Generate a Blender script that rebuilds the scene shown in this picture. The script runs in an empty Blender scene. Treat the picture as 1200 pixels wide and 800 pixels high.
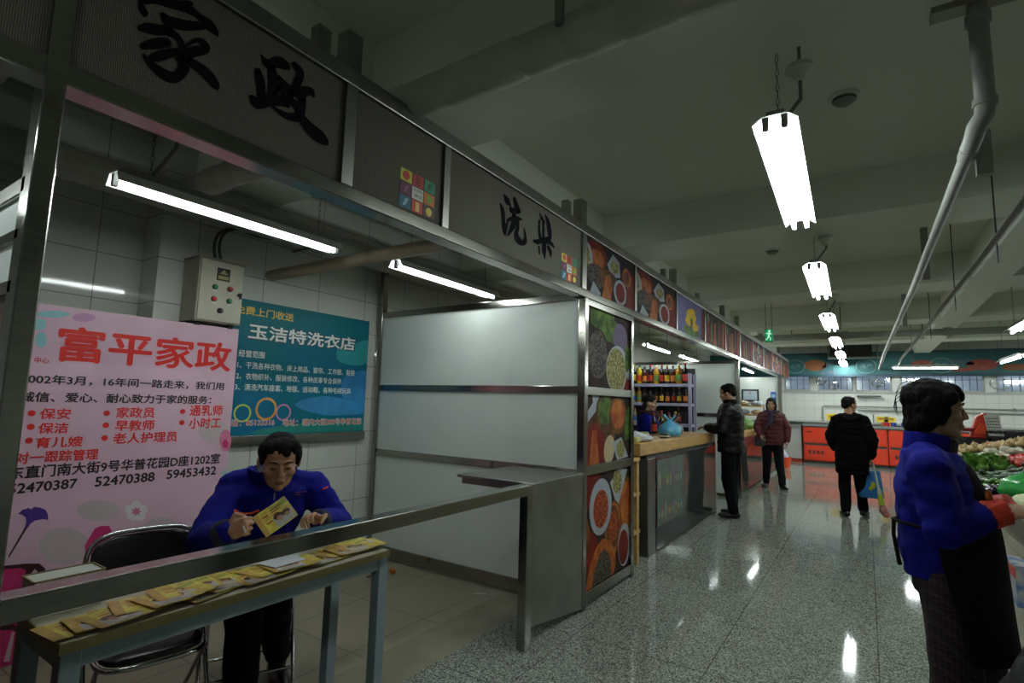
import bpy, bmesh, math, random
import numpy as np
from mathutils import Vector, Matrix, Euler, noise
random.seed(7)
SC = bpy.context.scene
COL = SC.collection
# ------------------------------------------------------------------ camera
H = 1.45
YAW, PITCH, ROLL, FPX = math.radians(33.734), math.radians(6.56), math.radians(1.54), 621.0
FW = Vector((-math.sin(YAW)*math.cos(PITCH), math.cos(YAW)*math.cos(PITCH), math.sin(PITCH)))
_r = Vector((math.cos(YAW), math.sin(YAW), 0)); _u = _r.cross(FW)
RT = _r*math.cos(ROLL) + _u*math.sin(ROLL); UP = -_r*math.sin(ROLL) + _u*math.cos(ROLL)
EYE = Vector((0, 0, H))
cam = bpy.data.cameras.new('camera'); camo = bpy.data.objects.new('camera', cam); COL.objects.link(camo)
cam.sensor_width = 36.0; cam.lens = 36.0*FPX/1200.0; cam.clip_start = 0.02; cam.clip_end = 200
camo.matrix_world = Matrix(((RT.x, UP.x, -FW.x, EYE.x), (RT.y, UP.y, -FW.y, EYE.y), (RT.z, UP.z, -FW.z, EYE.z), (0, 0, 0, 1)))
SC.camera = camo
# ------------------------------------------------------------------ light and exposure
TUBE_AISLE, TUBE_STALL, SKY = 34.0, 27.0, 0.42
EXPOSURE = 0.9
TUBE_RGB = (0.90, 1.0, 0.98)
SC.view_settings.view_transform = 'Standard'; SC.view_settings.look = 'None'
SC.view_settings.exposure = EXPOSURE; SC.view_settings.gamma = 1.0; SC.view_settings.use_curve_mapping = False
w = bpy.data.worlds.new('daylight'); SC.world = w; w.use_nodes = True
w.node_tree.nodes['Background'].inputs[0].default_value = (0.44, 0.52, 0.60, 1)
w.node_tree.nodes['Background'].inputs[1].default_value = SKY
try:
    SC.cycles.max_bounces = 8; SC.cycles.diffuse_bounces = 5; SC.cycles.caustics_reflective = False
    SC.cycles.use_denoising = True; SC.cycles.sample_clamp_indirect = 4.0
except Exception: pass
# ------------------------------------------------------------------ pixel rays used to measure the place
def ray(x, y): return RT*((x-600)/FPX) + UP*((400-y)/FPX) + FW
def ax(x, y, X): d = ray(x, y); return EYE + d*(X/d.x)
def ay(x, y, Y): d = ray(x, y); return EYE + d*(Y/d.y)
def az(x, y, z=0.0): d = ray(x, y); return EYE + d*((z-H)/d.z)
# ------------------------------------------------------------------ materials
def L(c):
    if isinstance(c, str): c = [int(c[i:i+2], 16) for i in (0, 2, 4)]
    return tuple(((v/255)/12.92 if v/255 <= .04045 else ((v/255+.055)/1.055)**2.4) for v in c) + (1,)
MATS = {}
def mat(name, c, rough=.6, metal=0.0, var=0.0, vs=8.0, bump=0.0, bs=40.0, c2=None, spec=.5, sheen=0, stretch=None, trans=0.0, coat=0.0):
    """procedural: base colour broken up by noise, optional noise bump"""
    if name in MATS: return MATS[name]
    m = bpy.data.materials.new(name); m.use_nodes = True; nt = m.node_tree; b = nt.nodes['Principled BSDF']
    col = L(c) if not isinstance(c, tuple) else c + (1,)
    b.inputs['Roughness'].default_value = rough; b.inputs['Metallic'].default_value = metal
    b.inputs['Specular IOR Level'].default_value = spec
    if coat: b.inputs['Coat Weight'].default_value = coat
    if trans: b.inputs['Transmission Weight'].default_value = trans
    tc = nt.nodes.new('ShaderNodeTexCoord'); mp = nt.nodes.new('ShaderNodeMapping')
    nt.links.new(tc.outputs['Object'], mp.inputs['Vector'])
    if stretch: mp.inputs['Scale'].default_value = stretch
    n = nt.nodes.new('ShaderNodeTexNoise'); n.inputs['Scale'].default_value = vs; n.inputs['Detail'].default_value = 4
    nt.links.new(mp.outputs[0], n.inputs['Vector'])
    r = nt.nodes.new('ShaderNodeValToRGB')
    k = var
    if c2 is not None:
        a, d = col, (L(c2) if not isinstance(c2, tuple) else c2+(1,))
        r.color_ramp.elements[0].position = .38; r.color_ramp.elements[1].position = .62
    else:
        a = tuple(max(0, v*(1-k)) for v in col[:3])+(1,); d = tuple(min(1, v*(1+k)) for v in col[:3])+(1,)
        r.color_ramp.elements[0].position = .3; r.color_ramp.elements[1].position = .7
    r.color_ramp.elements[0].color = a; r.color_ramp.elements[1].color = d
    nt.links.new(n.outputs['Fac'], r.inputs[0]); nt.links.new(r.outputs[0], b.inputs['Base Color'])
    if bump:
        n2 = nt.nodes.new('ShaderNodeTexNoise'); n2.inputs['Scale'].default_value = bs; n2.inputs['Detail'].default_value = 3
        nt.links.new(mp.outputs[0], n2.inputs['Vector'])
        bp = nt.nodes.new('ShaderNodeBump'); bp.inputs['Strength'].default_value = bump; bp.inputs['Distance'].default_value = .01
        nt.links.new(n2.outputs['Fac'], bp.inputs['Height']); nt.links.new(bp.outputs[0], b.inputs['Normal'])
    MATS[name] = m; return m
def emit(name, rgb, s):
    if name in MATS: return MATS[name]
    m = bpy.data.materials.new(name); m.use_nodes = True; nt = m.node_tree
    for n in list(nt.nodes): nt.nodes.remove(n)
    o = nt.nodes.new('ShaderNodeOutputMaterial'); e = nt.nodes.new('ShaderNodeEmission')
    e.inputs[0].default_value = tuple(rgb)+(1,); e.inputs[1].default_value = s
    nt.links.new(e.outputs[0], o.inputs[0]); MATS[name] = m; return m
def glass(name, tint=(.9, .95, .95), gloss=.12, rough=.03, dust=0.0):
    if name in MATS: return MATS[name]
    m = bpy.data.materials.new(name); m.use_nodes = True; nt = m.node_tree
    for n in list(nt.nodes): nt.nodes.remove(n)
    o = nt.nodes.new('ShaderNodeOutputMaterial'); t = nt.nodes.new('ShaderNodeBsdfTransparent'); g = nt.nodes.new('ShaderNodeBsdfGlossy')
    f = nt.nodes.new('ShaderNodeFresnel'); f.inputs[0].default_value = 1.45; ma = nt.nodes.new('ShaderNodeMath'); ma.operation = 'ADD'; ma.inputs[1].default_value = gloss*.5
    ma.use_clamp = True
    mx = nt.nodes.new('ShaderNodeMixShader'); t.inputs[0].default_value = tuple(tint)+(1,); g.inputs['Roughness'].default_value = rough
    nt.links.new(f.outputs[0], ma.inputs[0]); nt.links.new(ma.outputs[0], mx.inputs[0]); nt.links.new(t.outputs[0], mx.inputs[1]); nt.links.new(g.outputs[0], mx.inputs[2])
    if dust:
        df = nt.nodes.new('ShaderNodeBsdfDiffuse'); df.inputs[0].default_value = (.42, .45, .42, 1); nz = nt.nodes.new('ShaderNodeTexNoise'); nz.inputs['Scale'].default_value = 3; mr = nt.nodes.new('ShaderNodeMapRange')
        mr.inputs[3].default_value = dust*.5; mr.inputs[4].default_value = dust*1.5; nt.links.new(nz.outputs['Fac'], mr.inputs[0]); m2 = nt.nodes.new('ShaderNodeMixShader')
        nt.links.new(mr.outputs[0], m2.inputs[0]); nt.links.new(mx.outputs[0], m2.inputs[1]); nt.links.new(df.outputs[0], m2.inputs[2]); mx = m2
    nt.links.new(mx.outputs[0], o.inputs[0]); MATS[name] = m; return m
def tiles(name, c, mortar, bw, bh, mw=.004, plane='yz', rough=.25, offset=0.0, var=.06, shift=(0, 0), bump=.15):
    """grout lines of a tiled surface (brick texture) in object space"""
    m = bpy.data.materials.new(name); m.use_nodes = True; nt = m.node_tree; b = nt.nodes['Principled BSDF']
    tc = nt.nodes.new('ShaderNodeTexCoord'); sp = nt.nodes.new('ShaderNodeSeparateXYZ'); cb = nt.nodes.new('ShaderNodeCombineXYZ')
    nt.links.new(tc.outputs['Object'], sp.inputs[0])
    i = {'x': 0, 'y': 1, 'z': 2}
    for k in (0, 1):
        a = nt.nodes.new('ShaderNodeMath'); a.operation = 'ADD'; a.inputs[1].default_value = shift[k]+50*(bw, bh)[k]
        nt.links.new(sp.outputs[i[plane[k]]], a.inputs[0]); nt.links.new(a.outputs[0], cb.inputs[k])
    br = nt.nodes.new('ShaderNodeTexBrick'); nt.links.new(cb.outputs[0], br.inputs['Vector'])
    br.offset = offset; br.squash = 1; br.inputs['Scale'].default_value = 1
    br.inputs['Brick Width'].default_value = bw; br.inputs['Row Height'].default_value = bh; br.inputs['Mortar Size'].default_value = mw
    br.inputs['Mortar Smooth'].default_value = .1; br.inputs['Bias'].default_value = 0
    cc = L(c); br.inputs['Color1'].default_value = cc; br.inputs['Color2'].default_value = tuple(v*(1-var) for v in cc[:3])+(1,); br.inputs['Mortar'].default_value = L(mortar)
    b.inputs['Roughness'].default_value = rough
    bp = nt.nodes.new('ShaderNodeBump'); bp.inputs['Strength'].default_value = bump; bp.inputs['Distance'].default_value = .003; bp.invert = True
    nt.links.new(br.outputs['Fac'], bp.inputs['Height']); nt.links.new(bp.outputs[0], b.inputs['Normal'])
    nt.links.new(br.outputs['Color'], b.inputs['Base Color']); MATS[name] = m
    return m, br, b
STEEL = mat('brushed_steel', (.31, .305, .27), .16, 1.0, .12, 6, stretch=(1, 1, 14))
STEELD = mat('steel_satin', (.28, .28, .25), .34, 1.0, .15, 5)
CHROME = mat('chrome', (.6, .6, .6), .12, 1.0)
WHITE = mat('white_panel', (.70, .75, .71), .42, 0, .03, 3)
PAINT = mat('white_paint', (.66, .68, .62), .8, 0, .05, 2)
BLACK = mat('black_paint', (.006, .006, .008), .55)
DARK = mat('dark_grey', (.03, .03, .03), .6)
# ------------------------------------------------------------------ mesh builder
def link(name, me, loc=(0, 0, 0), parent=None):
    o = bpy.data.objects.new(name, me); COL.objects.link(o); o.location = loc
    if parent: o.parent = parent
    return o
ORG = {}
def thing(name, label, cat, loc=(0, 0, 0), group=None):
    o = bpy.data.objects.new(name, None); COL.objects.link(o); o.location = loc; o.empty_display_size = .1
    o['label'] = label; o['category'] = cat
    if group: o['group'] = group
    ORG[o] = Vector(loc); return o
def tag(o, label, cat, group=None, kind=None):
    o['label'] = label; o['category'] = cat
    if group: o['group'] = group
    if kind: o['kind'] = kind
    return o
def struct(o): o['kind'] = 'structure'; return o
def basis(d):
    d = Vector(d).normalized(); a = Vector((0, 0, 1)) if abs(d.z) < .95 else Vector((1, 0, 0))
    u = a.cross(d).normalized(); return u, d.cross(u)
class MB:
    def __init__(s): s.v = []; s.f = []; s.m = []; s.k = 0
    def use(s, k): s.k = k; return s
    def add(s, vs, fs, k=None):
        n = len(s.v); s.v += [tuple(p) for p in vs]; s.f += [tuple(i+n for i in f) for f in fs]; s.m += [s.k if k is None else k]*len(fs); return s
    def box(s, lo, hi, rz=0, piv=None):
        x0, y0, z0 = [min(a, b) for a, b in zip(lo, hi)]; x1, y1, z1 = [max(a, b) for a, b in zip(lo, hi)]
        vs = [(x0, y0, z0), (x1, y0, z0), (x1, y1, z0), (x0, y1, z0), (x0, y0, z1), (x1, y0, z1), (x1, y1, z1), (x0, y1, z1)]
        if rz:
            p = Vector(piv) if piv is not None else Vector(((x0+x1)/2, (y0+y1)/2, 0)); R = Matrix.Rotation(rz, 3, 'Z')
            vs = [R @ (Vector(v)-p)+p for v in vs]
        return s.add(vs, [(0, 3, 2, 1), (4, 5, 6, 7), (0, 1, 5, 4), (1, 2, 6, 5), (2, 3, 7, 6), (3, 0, 4, 7)])
    def tube(s, pts, r, seg=8, cap=True, closed=False):
        pts = [Vector(p) for p in pts]; n = len(pts); rs = r if hasattr(r, '__len__') else [r]*n
        vs = []; pu = None
        for i, p in enumerate(pts):
            a = pts[i-1] if (i > 0 or closed) else p; b = pts[(i+1) % n] if (i < n-1 or closed) else p
            d = (b-a).normalized() if (b-a).length > 1e-9 else Vector((0, 0, 1))
            if pu is None: u, v = basis(d)
            else:
                u = pu-d*pu.dot(d)
                u = u.normalized() if u.length > 1e-6 else basis(d)[0]; v = d.cross(u)
            pu = u
            for k in range(seg): t = 2*math.pi*k/seg; vs.append(p+(u*math.cos(t)+v*math.sin(t))*rs[i])
        fs = []
        for i in range(n if closed else n-1):
            j = (i+1) % n
            for k in range(seg): l = (k+1) % seg; fs.append((i*seg+k, i*seg+l, j*seg+l, j*seg+k))
        if cap and not closed: fs += [tuple(reversed(range(seg))), tuple(range((n-1)*seg, n*seg))]
        return s.add(vs, fs)
    def cyl(s, a, b, r, seg=16): return s.tube([a, b], r, seg)
    def lathe(s, prof, c=(0, 0, 0), axis=(0, 0, 1), seg=20):
        u, v = basis(axis); d = Vector(axis).normalized(); c = Vector(c); n = len(prof); vs = []
        for r, h in prof:
            for k in range(seg): t = 2*math.pi*k/seg; vs.append(c+d*h+(u*math.cos(t)+v*math.sin(t))*max(r, 1e-5))
        fs = [(i*seg+k, i*seg+(k+1) % seg, (i+1)*seg+(k+1) % seg, (i+1)*seg+k) for i in range(n-1) for k in range(seg)]
        fs += [tuple(reversed(range(seg))), tuple(range((n-1)*seg, n*seg))]
        return s.add(vs, fs)
    def ell(s, c, r, R=None, seg=14, rings=9):
        c = Vector(c); r = (r, r, r) if not hasattr(r, '__len__') else r; vs = []; fs = []
        for i in range(rings+1):
            p = math.pi*i/rings
            for k in range(seg):
                t = 2*math.pi*k/seg; q = Vector((r[0]*math.sin(p)*math.cos(t), r[1]*math.sin(p)*math.sin(t), r[2]*math.cos(p)))
                vs.append(c+(R @ q if R is not None else q))
        fs = [(i*seg+k, (i+1)*seg+k, (i+1)*seg+(k+1) % seg, i*seg+(k+1) % seg) for i in range(rings) for k in range(seg)]
        return s.add(vs, fs)
    def cap(s, a, ra, b, rb, seg=12):
        """tapered limb with round ends"""
        a = Vector(a); b = Vector(b); d = b-a; l = d.length
        if l < 1e-6: return s.ell(a, max(ra, rb))
        d /= l; pts = []; rs = []
        for t in (-90, -60, -30): pts.append(a+d*ra*math.sin(math.radians(t))); rs.append(max(1e-4, ra*math.cos(math.radians(t))))
        for q in (0, .33, .66, 1): pts.append(a+d*l*q); rs.append(ra+(rb-ra)*q)
        for t in (30, 60, 90): pts.append(b+d*rb*math.sin(math.radians(t))); rs.append(max(1e-4, rb*math.cos(math.radians(t))))
        u, v = basis(d); vs = []
        for p, r in zip(pts, rs):
            for k in range(seg): t = 2*math.pi*k/seg; vs.append(p+(u*math.cos(t)+v*math.sin(t))*r)
        n = len(pts); fs = [(i*seg+k, i*seg+(k+1) % seg, (i+1)*seg+(k+1) % seg, (i+1)*seg+k) for i in range(n-1) for k in range(seg)]
        fs += [tuple(reversed(range(seg))), tuple(range((n-1)*seg, n*seg))]
        return s.add(vs, fs)
    def loft(s, secs, seg=20):
        """secs: (centre, half-width vector, half-depth vector) closed elliptical sections"""
        vs = []
        for c, a, b in secs:
            c, a, b = Vector(c), Vector(a), Vector(b)
            for k in range(seg):
                t = 2*math.pi*k/seg; ct, st = math.cos(t), math.sin(t); e = .85
                vs.append(c+a*math.copysign(abs(ct)**e, ct)+b*math.copysign(abs(st)**e, st))
        n = len(secs); fs = [(i*seg+k, i*seg+(k+1) % seg, (i+1)*seg+(k+1) % seg, (i+1)*seg+k) for i in range(n-1) for k in range(seg)]
        fs += [tuple(reversed(range(seg))), tuple(range((n-1)*seg, n*seg))]
        return s.add(vs, fs)
    def prism(s, poly, d):
        """polygon (3-D points) pushed along d"""
        n = len(poly); d = Vector(d); P = [Vector(p) for p in poly]
        nn = Vector((0, 0, 0))
        for i in range(n): nn += P[i].cross(P[(i+1) % n])
        if nn.dot(d) < 0: P.reverse()
        vs = P+[p+d for p in P]
        fs = [tuple(reversed(range(n))), tuple(range(n, 2*n))]+[(i, (i+1) % n, n+(i+1) % n, n+i) for i in range(n)]
        return s.add(vs, fs)
    def poly(s, pts): return s.add(pts, [tuple(range(len(pts)))])
    def mesh(s, name, mats, off=(0, 0, 0), smooth=False):
        me = bpy.data.meshes.new(name); o = Vector(off)
        me.from_pydata([Vector(v)-o for v in s.v], [], s.f); me.update()
        for m in (mats if isinstance(mats, (list, tuple)) else [mats]): me.materials.append(m)
        me.polygons.foreach_set('material_index', s.m)
        if smooth:
            me.polygons.foreach_set('use_smooth', [True]*len(me.polygons))
            if smooth != 'all': 
                try: me.set_sharp_from_angle(angle=math.radians(smooth if smooth is not True else 40))
                except Exception: pass
        return me
    def build(s, name, mats, parent=None, smooth=False, bevel=0, loc=None):
        off = ORG[parent] if parent in ORG else Vector((0, 0, 0))
        if parent is None: off = Vector(loc) if loc is not None else Vector((0, 0, 0))
        me = s.mesh(name, mats, off, smooth); o = link(name, me, off if parent is None else (0, 0, 0), parent)
        ORG[o] = off
        if bevel:
            md = o.modifiers.new('bevel', 'BEVEL'); md.width = bevel; md.segments = 2; md.limit_method = 'ANGLE'; md.angle_limit = math.radians(40)
        return o
def smooth_pts(pts, n=4):
    out = []; N = len(pts)
    for i in range(N-1):
        p0, p1, p2, p3 = pts[max(0, i-1)], pts[i], pts[i+1], pts[min(N-1, i+2)]
        for k in range(n):
            t = k/n; out.append(.5*((2*p1)+(p2-p0)*t+(2*p0-5*p1+4*p2-p3)*t*t+(3*p1-p0-3*p2+p3)*t*t*t))
    return out+[pts[-1]]
def P3(*a): return Vector(a)
def part(name, mats, parent, fn, **k): m = MB(); fn(m); return m.build(name, mats, parent, **k)
def copy_tree(o, parent=None):
    c = o.copy(); COL.objects.link(c)
    if parent: c.parent = parent
    for ch in list(o.children): copy_tree(ch, c)
    return c
# text -> flat mesh data in a plane: O origin, U right, V up (unit vectors); fitted to width and height
def text_into(mb, s, O, U, V, wd, ht, bold=0.0, k=0, N=None, lift=.0015, shear=0.0):
    cu = bpy.data.curves.new('t', 'FONT'); cu.body = s; cu.size = 1; cu.resolution_u = 3; cu.shear = shear
    ob = bpy.data.objects.new('t', cu); COL.objects.link(ob)
    bpy.context.view_layer.update()
    dg = bpy.context.evaluated_depsgraph_get(); me = bpy.data.meshes.new_from_object(ob.evaluated_get(dg))
    vs = np.array([v.co[:] for v in me.vertices]) if len(me.vertices) else np.zeros((0, 3))
    if len(vs):
        lo, hi = vs.min(0), vs.max(0); sx = wd/max(1e-6, hi[0]-lo[0]); sy = ht/max(1e-6, hi[1]-lo[1])
        U = Vector(U); V = Vector(V); N = Vector(N) if N is not None else U.cross(V)
        b = bold*.9
        for q, (dx, dy) in enumerate(((0, 0), (-b, 0), (b, 0), (0, b), (0, -b)) if bold > .006 else ((0, 0),)):
            pts = [Vector(O)+U*((v[0]-lo[0]+dx)*sx)+V*((v[1]-lo[1]+dy)*sy)+N*(lift+.00004*q) for v in vs]
            mb.add(pts, [tuple(p.vertices) for p in me.polygons], k)
    bpy.data.objects.remove(ob); bpy.data.curves.remove(cu); bpy.data.meshes.remove(me)
    return mb
# ================================================================== SETTING
# terrazzo aisle floor: speckled stone slabs with thin joints
def terrazzo():
    m, br, b = tiles('terrazzo', '9ba098', '6a6b64', .8, .8, .004, 'xy', .1, 0, .08, bump=.1)
    nt = m.node_tree; tc = nt.nodes.new('ShaderNodeTexCoord')
    vo = nt.nodes.new('ShaderNodeTexVoronoi'); vo.inputs['Scale'].default_value = 170; nt.links.new(tc.outputs['Object'], vo.inputs['Vector'])
    sp = nt.nodes.new('ShaderNodeSeparateColor'); nt.links.new(vo.outputs['Color'], sp.inputs[0])
    r = nt.nodes.new('ShaderNodeValToRGB'); e = r.color_ramp.elements
    e[0].position = 0; e[0].color = (.06, .06, .055, 1); e[1].position = 1; e[1].color = (1.5, 1.55, 1.45, 1)
    for p, c in ((.25, .3), (.5, .68), (.75, .95)): x = e.new(p); x.color = (c, c*1.01, c*.96, 1)
    nt.links.new(sp.outputs[0], r.inputs[0])
    mx = nt.nodes.new('ShaderNodeMix'); mx.data_type = 'RGBA'; mx.blend_type = 'MULTIPLY'; mx.inputs['Factor'].default_value = 1
    nt.links.new(br.outputs['Color'], mx.inputs[6]); nt.links.new(r.outputs[0], mx.inputs[7]); nt.links.new(mx.outputs[2], b.inputs['Base Color'])
    n = nt.nodes.new('ShaderNodeTexNoise'); n.inputs['Scale'].default_value = 1.3; n.inputs['Detail'].default_value = 5; nt.links.new(tc.outputs['Object'], n.inputs['Vector'])
    rr = nt.nodes.new('ShaderNodeMapRange'); rr.inputs[1].default_value = .3; rr.inputs[2].default_value = .7; rr.inputs[3].default_value = .03; rr.inputs[4].default_value = .10
    nt.links.new(n.outputs['Fac'], rr.inputs[0]); nt.links.new(rr.outputs[0], b.inputs['Roughness'])
    b.inputs['Specular IOR Level'].default_value = .16
    return m
TERR = terrazzo()
STALLF, _br, _b = tiles('stall_floor_tile', '837c68', '57503f', .6, .6, .004, 'xy', .5, 0, .1, (.12, .2))
CONC = mat('concrete_strip', '77735f', .75, 0, .22, 4, .2, 30)
ceilm = mat('ceiling_paint', (.70, .74, .64), .85, 0, .04, 1.2)
TILEW, _br, _b = tiles('white_wall_tile', 'c9cbc2', '8b8c84', .52, .31, .0035, 'yz', .07, 0, .03, (.23, .1))
TILEF, _br, _b = tiles('white_wall_tile_far', 'd3d5ce', 'b4b5ae', .25, .25, .004, 'xz', .2, 0, .03)
YF, XB, XR, YN, ZC, ZB = 17.7, -4.0, 6.2, -4.5, 3.35, 3.0
XS = -2.06                                     # line where stall tiles meet the aisle terrazzo
fl = MB()
fl.use(0).box((XS, YN, -.1), (XR, YF+.3, 0)); fl.use(1).box((-4.6, YN, -.1), (XS-.32, YF+.3, 0)); fl.use(2).box((XS-.32, YN, -.1), (XS, YF+.3, 0))
struct(fl.build('floor', [TERR, STALLF, CONC]))
struct(MB().box((-4.6, YN-.2, ZC), (XR+.2, YF+.3, ZC+.15)).build('ceiling', ceilm))
for i, (y0, y1) in enumerate(((1.79, 2.42), (4.84, 5.47), (7.89, 8.52), (10.94, 11.57), (13.99, 14.62))):
    struct(MB().box((-4.3, y0, ZB), (XR, y1, ZC)).build('ceiling_beam', ceilm))
ys = [YN, 1.79, 2.42, 4.84, 5.47, 7.89, 8.52, 10.94, 11.57, 13.99, 14.62, YF]
for a, b in zip(ys[0::2], ys[1::2]):
    struct(MB().box((-2.5, a, 2.98), (-2.15, b, ZC)).build('ceiling_beam_long', ceilm))
    struct(MB().box((1.08, a, 3.0), (1.42, b, ZC)).build('ceiling_beam_long', ceilm))
wl = MB(); wl.box((-4.6, 1.6, 0), (XB, YF, ZC)); wl.box((-4.6, YN, 0), (-4.25, 1.6, ZC))
struct(wl.build('wall_left', TILEW))
struct(MB().box((XR, YN, 0), (XR+.2, YF, ZC)).build('wall_right', PAINT))
struct(MB().box((-4.6, YN-.2, 0), (XR+.2, YN, ZC)).build('wall_near', PAINT))
# far wall with a row of barred windows
wins = [(-3.6, -2.2), (-2.0, -1.33), (-1.14, -.28), (-.23, .61), (.80, 2.51), (2.72, 4.2)]
WZ0, WZ1 = 2.02, 2.47
wf = MB(); wf.box((-4.6, YF, 0), (XR, YF+.25, WZ0)); wf.box((-4.6, YF, WZ1), (XR, YF+.25, ZC))
xs = [-4.6]+[x for ab in wins for x in ab]+[XR]
for a, b in zip(xs[0::2], xs[1::2]): wf.box((a, YF, WZ0), (b, YF+.25, WZ1))
struct(wf.build('wall_far', TILEF))
WFR = mat('window_frame_white', 'a9aaa4', .5); PANE = glass('window_pane', (.75, .8, .85), .2, .1); BAR = mat('window_bar', '3c4347', .5, .3)
for i, (a, b) in enumerate(wins):
    m = MB()
    m.box((a, YF+.02, WZ0), (b, YF+.08, WZ0+.035)); m.box((a, YF+.02, WZ1-.035), (b, YF+.08, WZ1)); m.box((a, YF+.02, WZ0), (a+.035, YF+.08, WZ1)); m.box((b-.035, YF+.02, WZ0), (b, YF+.08, WZ1))
    fr = struct(m.build('window_%d' % (i+1), WFR))
    part('window_pane', PANE, fr, lambda m: m.box((a+.03, YF+.045, WZ0+.03), (b-.03, YF+.052, WZ1-.03)))
    m = MB(); n = max(4, int((b-a)/.14))
    for k in range(1, n): x = a+(b-a)*k/n; m.cyl((x, YF+.012, WZ0+.02), (x, YF+.012, WZ1-.02), .007, 6)
    m.cyl((a+.02, YF+.012, (WZ0+WZ1)/2+.09), (b-.02, YF+.012, (WZ0+WZ1)/2+.09), .006, 6)
    m.build('window_bars', BAR, fr)
struct(MB().box((-4.6, YF-.03, WZ0-.06), (XR, YF, WZ0)).build('trim_1', WFR))
# ================================================================== STALL FRAME, FASCIA, PARTITIONS
XF = -1.72                                     # front plane of the row of stalls
ZL, ZT = 2.25, 2.79                            # fascia bottom and top
FASC_END = 16.2
def steelbox(name, lo, hi, label, cat, group=None):
    o = MB().box(lo, hi).build(name, STEEL, bevel=.004, loc=((lo[0]+hi[0])/2, (lo[1]+hi[1])/2, lo[2])); return tag(o, label, cat, group)
steelbox('steel_post', (XF-.05, .385, 0), (XF+.003, .432, 3.0), 'square stainless steel post at far left of the service stall', 'post')
# fascia rail frame: bottom rail with underside, top rail, mullions, stub posts to the ceiling
mull = [(.385, .432), (1.307, 1.362), (1.92, 1.964), (3.49, 3.56), (4.575, 4.62), (5.86, 5.9), (7.11, 7.15), (8.34, 8.38), (9.44, 9.5), (10.68, 10.72), (11.9, 11.94), (13.18, 13.22), (14.6, 14.64), (FASC_END-.05, FASC_END)]
ff = thing('fascia_frame', 'long stainless steel fascia frame running above the row of stalls', 'frame', (XF, .4, ZL))
part('bottom_rail', STEEL, ff, lambda m: m.box((XF-.09, -1.2, ZL), (XF, FASC_END, ZL+.06)), bevel=.004)
part('top_rail', STEELD, ff, lambda m: m.box((XF-.09, -1.2, ZT-.053), (XF+.005, FASC_END, ZT+.02)), bevel=.004)
for a, b in mull:
    if a > 1: part('mullion', STEELD, ff, lambda m: m.box((XF-.08, a, ZL+.06), (XF+.004, b, ZT-.055)))
for i, (a, b) in enumerate(mull):
    if i in (1, 3, 5, 7, 8, 10, 12): part('stub_post', STEELD, ff, lambda m: m.box((XF-.08, a, ZT+.02), (XF-.01, b+.02, ZB if i != 1 else 2.98)))
for y in (1.18, 3.30, 5.55, 6.95): part('bracket', STEELD, ff, lambda m: m.box((XF-.08, y, ZT+.02), (XF-.03, y+.06, ZT+.14)))
# burlap sign boards
def burlap():
    m = mat('burlap', '55534a', .9); nt = m.node_tree; b = nt.nodes['Principled BSDF']
    tc = nt.nodes.new('ShaderNodeTexCoord'); waves = []
    for d, sc in (('Y', 58), ('Z', 62)):
        wv = nt.nodes.new('ShaderNodeTexWave'); wv.bands_direction = d; wv.inputs['Scale'].default_value = sc; wv.inputs['Distortion'].default_value = 1.6; wv.inputs['Detail Scale'].default_value = 3
        nt.links.new(tc.outputs['Object'], wv.inputs['Vector']); waves.append(wv)
    mu = nt.nodes.new('ShaderNodeMath'); mu.operation = 'MULTIPLY'; nt.links.new(waves[0].outputs['Fac'], mu.inputs[0]); nt.links.new(waves[1].outputs['Fac'], mu.inputs[1])
    r = nt.nodes.new('ShaderNodeValToRGB'); r.color_ramp.elements[0].color = L('3a3931'); r.color_ramp.elements[1].color = L('807e6e'); r.color_ramp.elements[1].position = .6
    nt.links.new(mu.outputs[0], r.inputs[0]); nt.links.new(r.outputs[0], b.inputs['Base Color'])
    bp = nt.nodes.new('ShaderNodeBump'); bp.inputs['Strength'].default_value = .5; bp.inputs['Distance'].default_value = .004
    nt.links.new(mu.outputs[0], bp.inputs['Height']); nt.links.new(bp.outputs[0], b.inputs['Normal']); return m
BURLAP = burlap()
INK = mat('brush_ink', (.004, .004, .006), .9, spec=.1)
def smooth_poly(pts, n=3):
    out = []; N = len(pts)
    for i in range(N):
        p0, p1, p2, p3 = [Vector(pts[(i+j-1) % N]) for j in range(4)]
        for k in range(n):
            t = k/n; out.append(.5*((2*p1)+(p2-p0)*t+(2*p0-5*p1+4*p2-p3)*t*t+(3*p1-p0-3*p2+p3)*t*t*t))
    return out
XSIGN = XF-.012
def board(name, y0, y1, label, mt, cat='sign', group=None):
    t = thing(name, label, cat, (XSIGN-.01, (y0+y1)/2, ZL+.06), group)
    part('panel', mt, t, lambda m: m.box((XSIGN-.02, y0, ZL+.06), (XSIGN, y1, ZT-.055)))
    return t
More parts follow.
